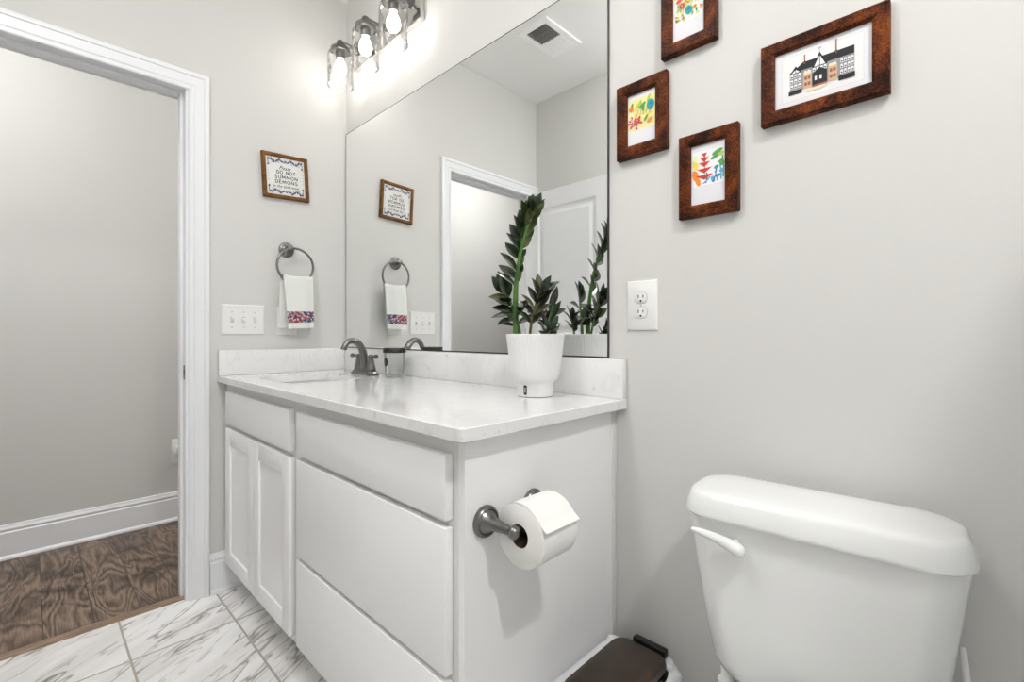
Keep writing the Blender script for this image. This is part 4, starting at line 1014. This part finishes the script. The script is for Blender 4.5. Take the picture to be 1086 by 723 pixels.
# ------------------------------------------------------------------ trash bin
bx0, bx1, by0, by1, bz = 1.572, 1.742, -0.335, -0.060, 0.285
tb = thing('trash_bin', 'dark brown lidded trash bin with a white liner bag between vanity and toilet', 'trash bin', ((bx0 + bx1) / 2, (by0 + by1) / 2, 0))
bcx, bcy, bhx, bhy = (bx0 + bx1) / 2, (by0 + by1) / 2, (bx1 - bx0) / 2, (by1 - by0) / 2
b = MB()
b.loft([rrect(bcx, bcy, 0.0005, bhx - 0.028, bhy - 0.03, 0.04), rrect(bcx, bcy, 0.006, bhx - 0.025, bhy - 0.027, 0.042), rrect(bcx, bcy, bz - 0.02, bhx - 0.006, bhy - 0.006, 0.045), rrect(bcx, bcy, bz, bhx - 0.006, bhy - 0.006, 0.045)])
b.build('bin_body', M['black_plastic'], tb)
b = MB(); rr = random.Random(5); rings = []
for (z, grow) in ((bz - 0.13, 0.004), (bz - 0.09, 0.007), (bz - 0.05, 0.012), (bz - 0.02, 0.019), (bz + 0.002, 0.020), (bz + 0.008, 0.010), (bz + 0.004, 0.0)):
    ring_ = rrect(bcx, bcy, z, bhx + grow - 0.004, bhy + grow - 0.004, 0.05, 9)
    rings.append([(x + 0.0035 * math.sin(i * 1.9 + z * 40) * (1 if grow > 0 else 0), y + 0.0035 * math.cos(i * 2.3 + z * 60) * (1 if grow > 0 else 0), zz + 0.006 * math.sin(i * 0.9)) for i, (x, y, zz) in enumerate(ring_)])
b.loft(rings, False, False); o = b.build('liner_bag', M['bag'], tb, angle=80); o['label'] = 'white plastic liner bag folded over the rim'
b = MB()
b.loft([rrect(bcx + 0.006, bcy, bz + 0.010, bhx - 0.018, bhy - 0.016, 0.035), rrect(bcx + 0.006, bcy, bz + 0.018, bhx - 0.016, bhy - 0.014, 0.035), rrect(bcx + 0.006, bcy, bz + 0.027, bhx - 0.018, bhy - 0.016, 0.033), rrect(bcx + 0.006, bcy, bz + 0.030, bhx - 0.024, bhy - 0.022, 0.028)])
b.use(M['lid_brown']); b.mats = [M['lid_brown']]
lid = b.build('lid', None, tb)
b = MB(); b.box(bcx - 0.030, bcx + 0.055, by1 - 0.008, by1 + 0.010, bz + 0.012, bz + 0.032, 0.004); b.build('lid_hinge', M['black_plastic'], lid)

# ------------------------------------------------------------------ toilet
to = thing('toilet', 'white ceramic toilet with a lidded tank against the back wall', 'toilet', (2.015, -0.121, 0))
tcx = 2.018
def tring(z, hx, yf, r): 
    y0, y1 = -0.032, yf
    return rrect(tcx, (y0 + y1) / 2, z, hx, (y0 - y1) / 2, r, 10)
b = MB()
b.loft([tring(0.398, 0.120, -0.150, 0.05), tring(0.402, 0.140, -0.166, 0.055), tring(0.415, 0.158, -0.178, 0.06), tring(0.440, 0.169, -0.186, 0.062), tring(0.50, 0.180, -0.190, 0.062), tring(0.60, 0.191, -0.199, 0.055), tring(0.68, 0.2005, -0.203, 0.052), tring(0.714, 0.2045, -0.206, 0.052)])
b.build('tank', M['ceramic'], to)
def lring(z, i, r=0.058):
    pts = rrect(tcx, -0.1215, z, 0.2105 - i, 0.0925 - i, r, 12)
    return [(x, y - (0.010 * (1 - ((x - tcx) / 0.214) ** 2) if y < -0.1215 else 0), zz) for x, y, zz in pts]
b = MB(); b.loft([lring(0.7145, 0.005), lring(0.7150, 0.0015), lring(0.7170, 0.0), lring(0.722, 0.0), lring(0.735, 0.0035), lring(0.748, 0.0075), lring(0.7525, 0.0100), lring(0.7555, 0.0135), lring(0.7573, 0.019), lring(0.7585, 0.032), lring(0.7595, 0.06)])
b.build('tank_lid', M['ceramic'], to)
b = MB()   # flush lever: pivot boss and a lever swelling to the left
b.lathe((1.9125, -0.2045, 0.678), [(0.0085, 0.004), (0.0085, -0.010)], 24, 'y')
lev = smooth_path([(1.9320, -0.2185, 0.6685), (1.920, -0.2195, 0.6735), (1.905, -0.2215, 0.680), (1.886, -0.2245, 0.6865), (1.866, -0.2275, 0.691), (1.850, -0.2290, 0.693), (1.841, -0.2295, 0.6935)], 8)
run = [0.0]
for p0, p1 in zip(lev[:-1], lev[1:]): run.append(run[-1] + (p1 - p0).length)
def lever_r(d):
    body = 0.0130 - 0.0085 * d / run[-1]
    e0 = math.sqrt(max(0.003, 1 - (1 - min(1, d / 0.0125)) ** 2)); e1 = math.sqrt(max(0.01, 1 - (1 - min(1, (run[-1] - d) / 0.0045)) ** 2))
    return body * e0 * e1
b.tube(lev, [lever_r(d) for d in run], 20)
b.build('flush_lever', M['ceramic'], to)
def egg(z, cx, y0, y1, w, n=40):
    cy = (y0 + y1) / 2; h = (y0 - y1) / 2
    return [(cx + w * math.cos(2 * PI * k / n) * (1 - 0.12 * -math.sin(2 * PI * k / n) * 1.0), cy + h * math.sin(2 * PI * k / n), z) for k in range(n)]
b = MB()
b.loft([egg(0.0005, tcx, -0.20, -0.52, 0.115), egg(0.02, tcx, -0.20, -0.52, 0.112), egg(0.12, tcx, -0.20, -0.50, 0.095), egg(0.24, tcx, -0.20, -0.57, 0.12), egg(0.34, tcx, -0.19, -0.66, 0.165), egg(0.385, tcx, -0.19, -0.69, 0.182), egg(0.392, tcx, -0.20, -0.68, 0.172)])
b.box(tcx - 0.13, tcx + 0.13, -0.30, -0.045, 0.30, 0.397, 0.03, 3)
b.build('bowl', M['ceramic'], to)
b = MB(); b.loft([egg(0.394, tcx, -0.235, -0.700, 0.186), egg(0.410, tcx, -0.235, -0.702, 0.188), egg(0.414, tcx, -0.240, -0.695, 0.182)]); b.build('seat', M['plate'], to)
b = MB(); b.loft([egg(0.4155, tcx, -0.235, -0.700, 0.186), egg(0.430, tcx, -0.235, -0.700, 0.186), egg(0.438, tcx, -0.245, -0.690, 0.175), egg(0.441, tcx, -0.30, -0.62, 0.11)]); b.build('seat_lid', M['plate'], to)

b = MB(); b.lathe((1.868, -0.098, 0), [(0.010, 0.325), (0.019, 0.330), (0.020, 0.352), (0.016, 0.356), (0.013, 0.360), (0.013, 0.416)], 12); b.build('fill_valve_nut', M['plate'], to)
b = MB(); b.tube(smooth_path([(1.868, -0.098, 0.332), (1.866, -0.094, 0.28), (1.852, -0.074, 0.22), (1.846, -0.058, 0.18), (1.844, -0.042, 0.165)], 5), 0.0055, 10); b.build('supply_hose', M['nickel_light'], to)
to.rotation_euler.z = math.radians(3.5)

# pale handled brush standing right of the toilet
bs = thing('toilet_brush', 'pale handled brush in a holder on the floor right of the toilet tank', 'brush', (2.262, -0.085, 0))
b = MB(); b.lathe((2.262, -0.085, 0), [(0.043, 0.0005), (0.045, 0.004), (0.045, 0.115), (0.040, 0.130), (0.022, 0.138), (0.022, 0.120), (0.035, 0.10), (0.035, 0.01)], 32); b.build('holder', M['plate'], bs)
b = MB(); b.tube([(2.262, -0.085, 0.03), (2.227, -0.062, 0.36), (2.2185, -0.055, 0.47), (2.2120, -0.050, 0.550)], [0.011, 0.0085, 0.0065, 0.004], 14); b.build('handle', M['plate'], bs)
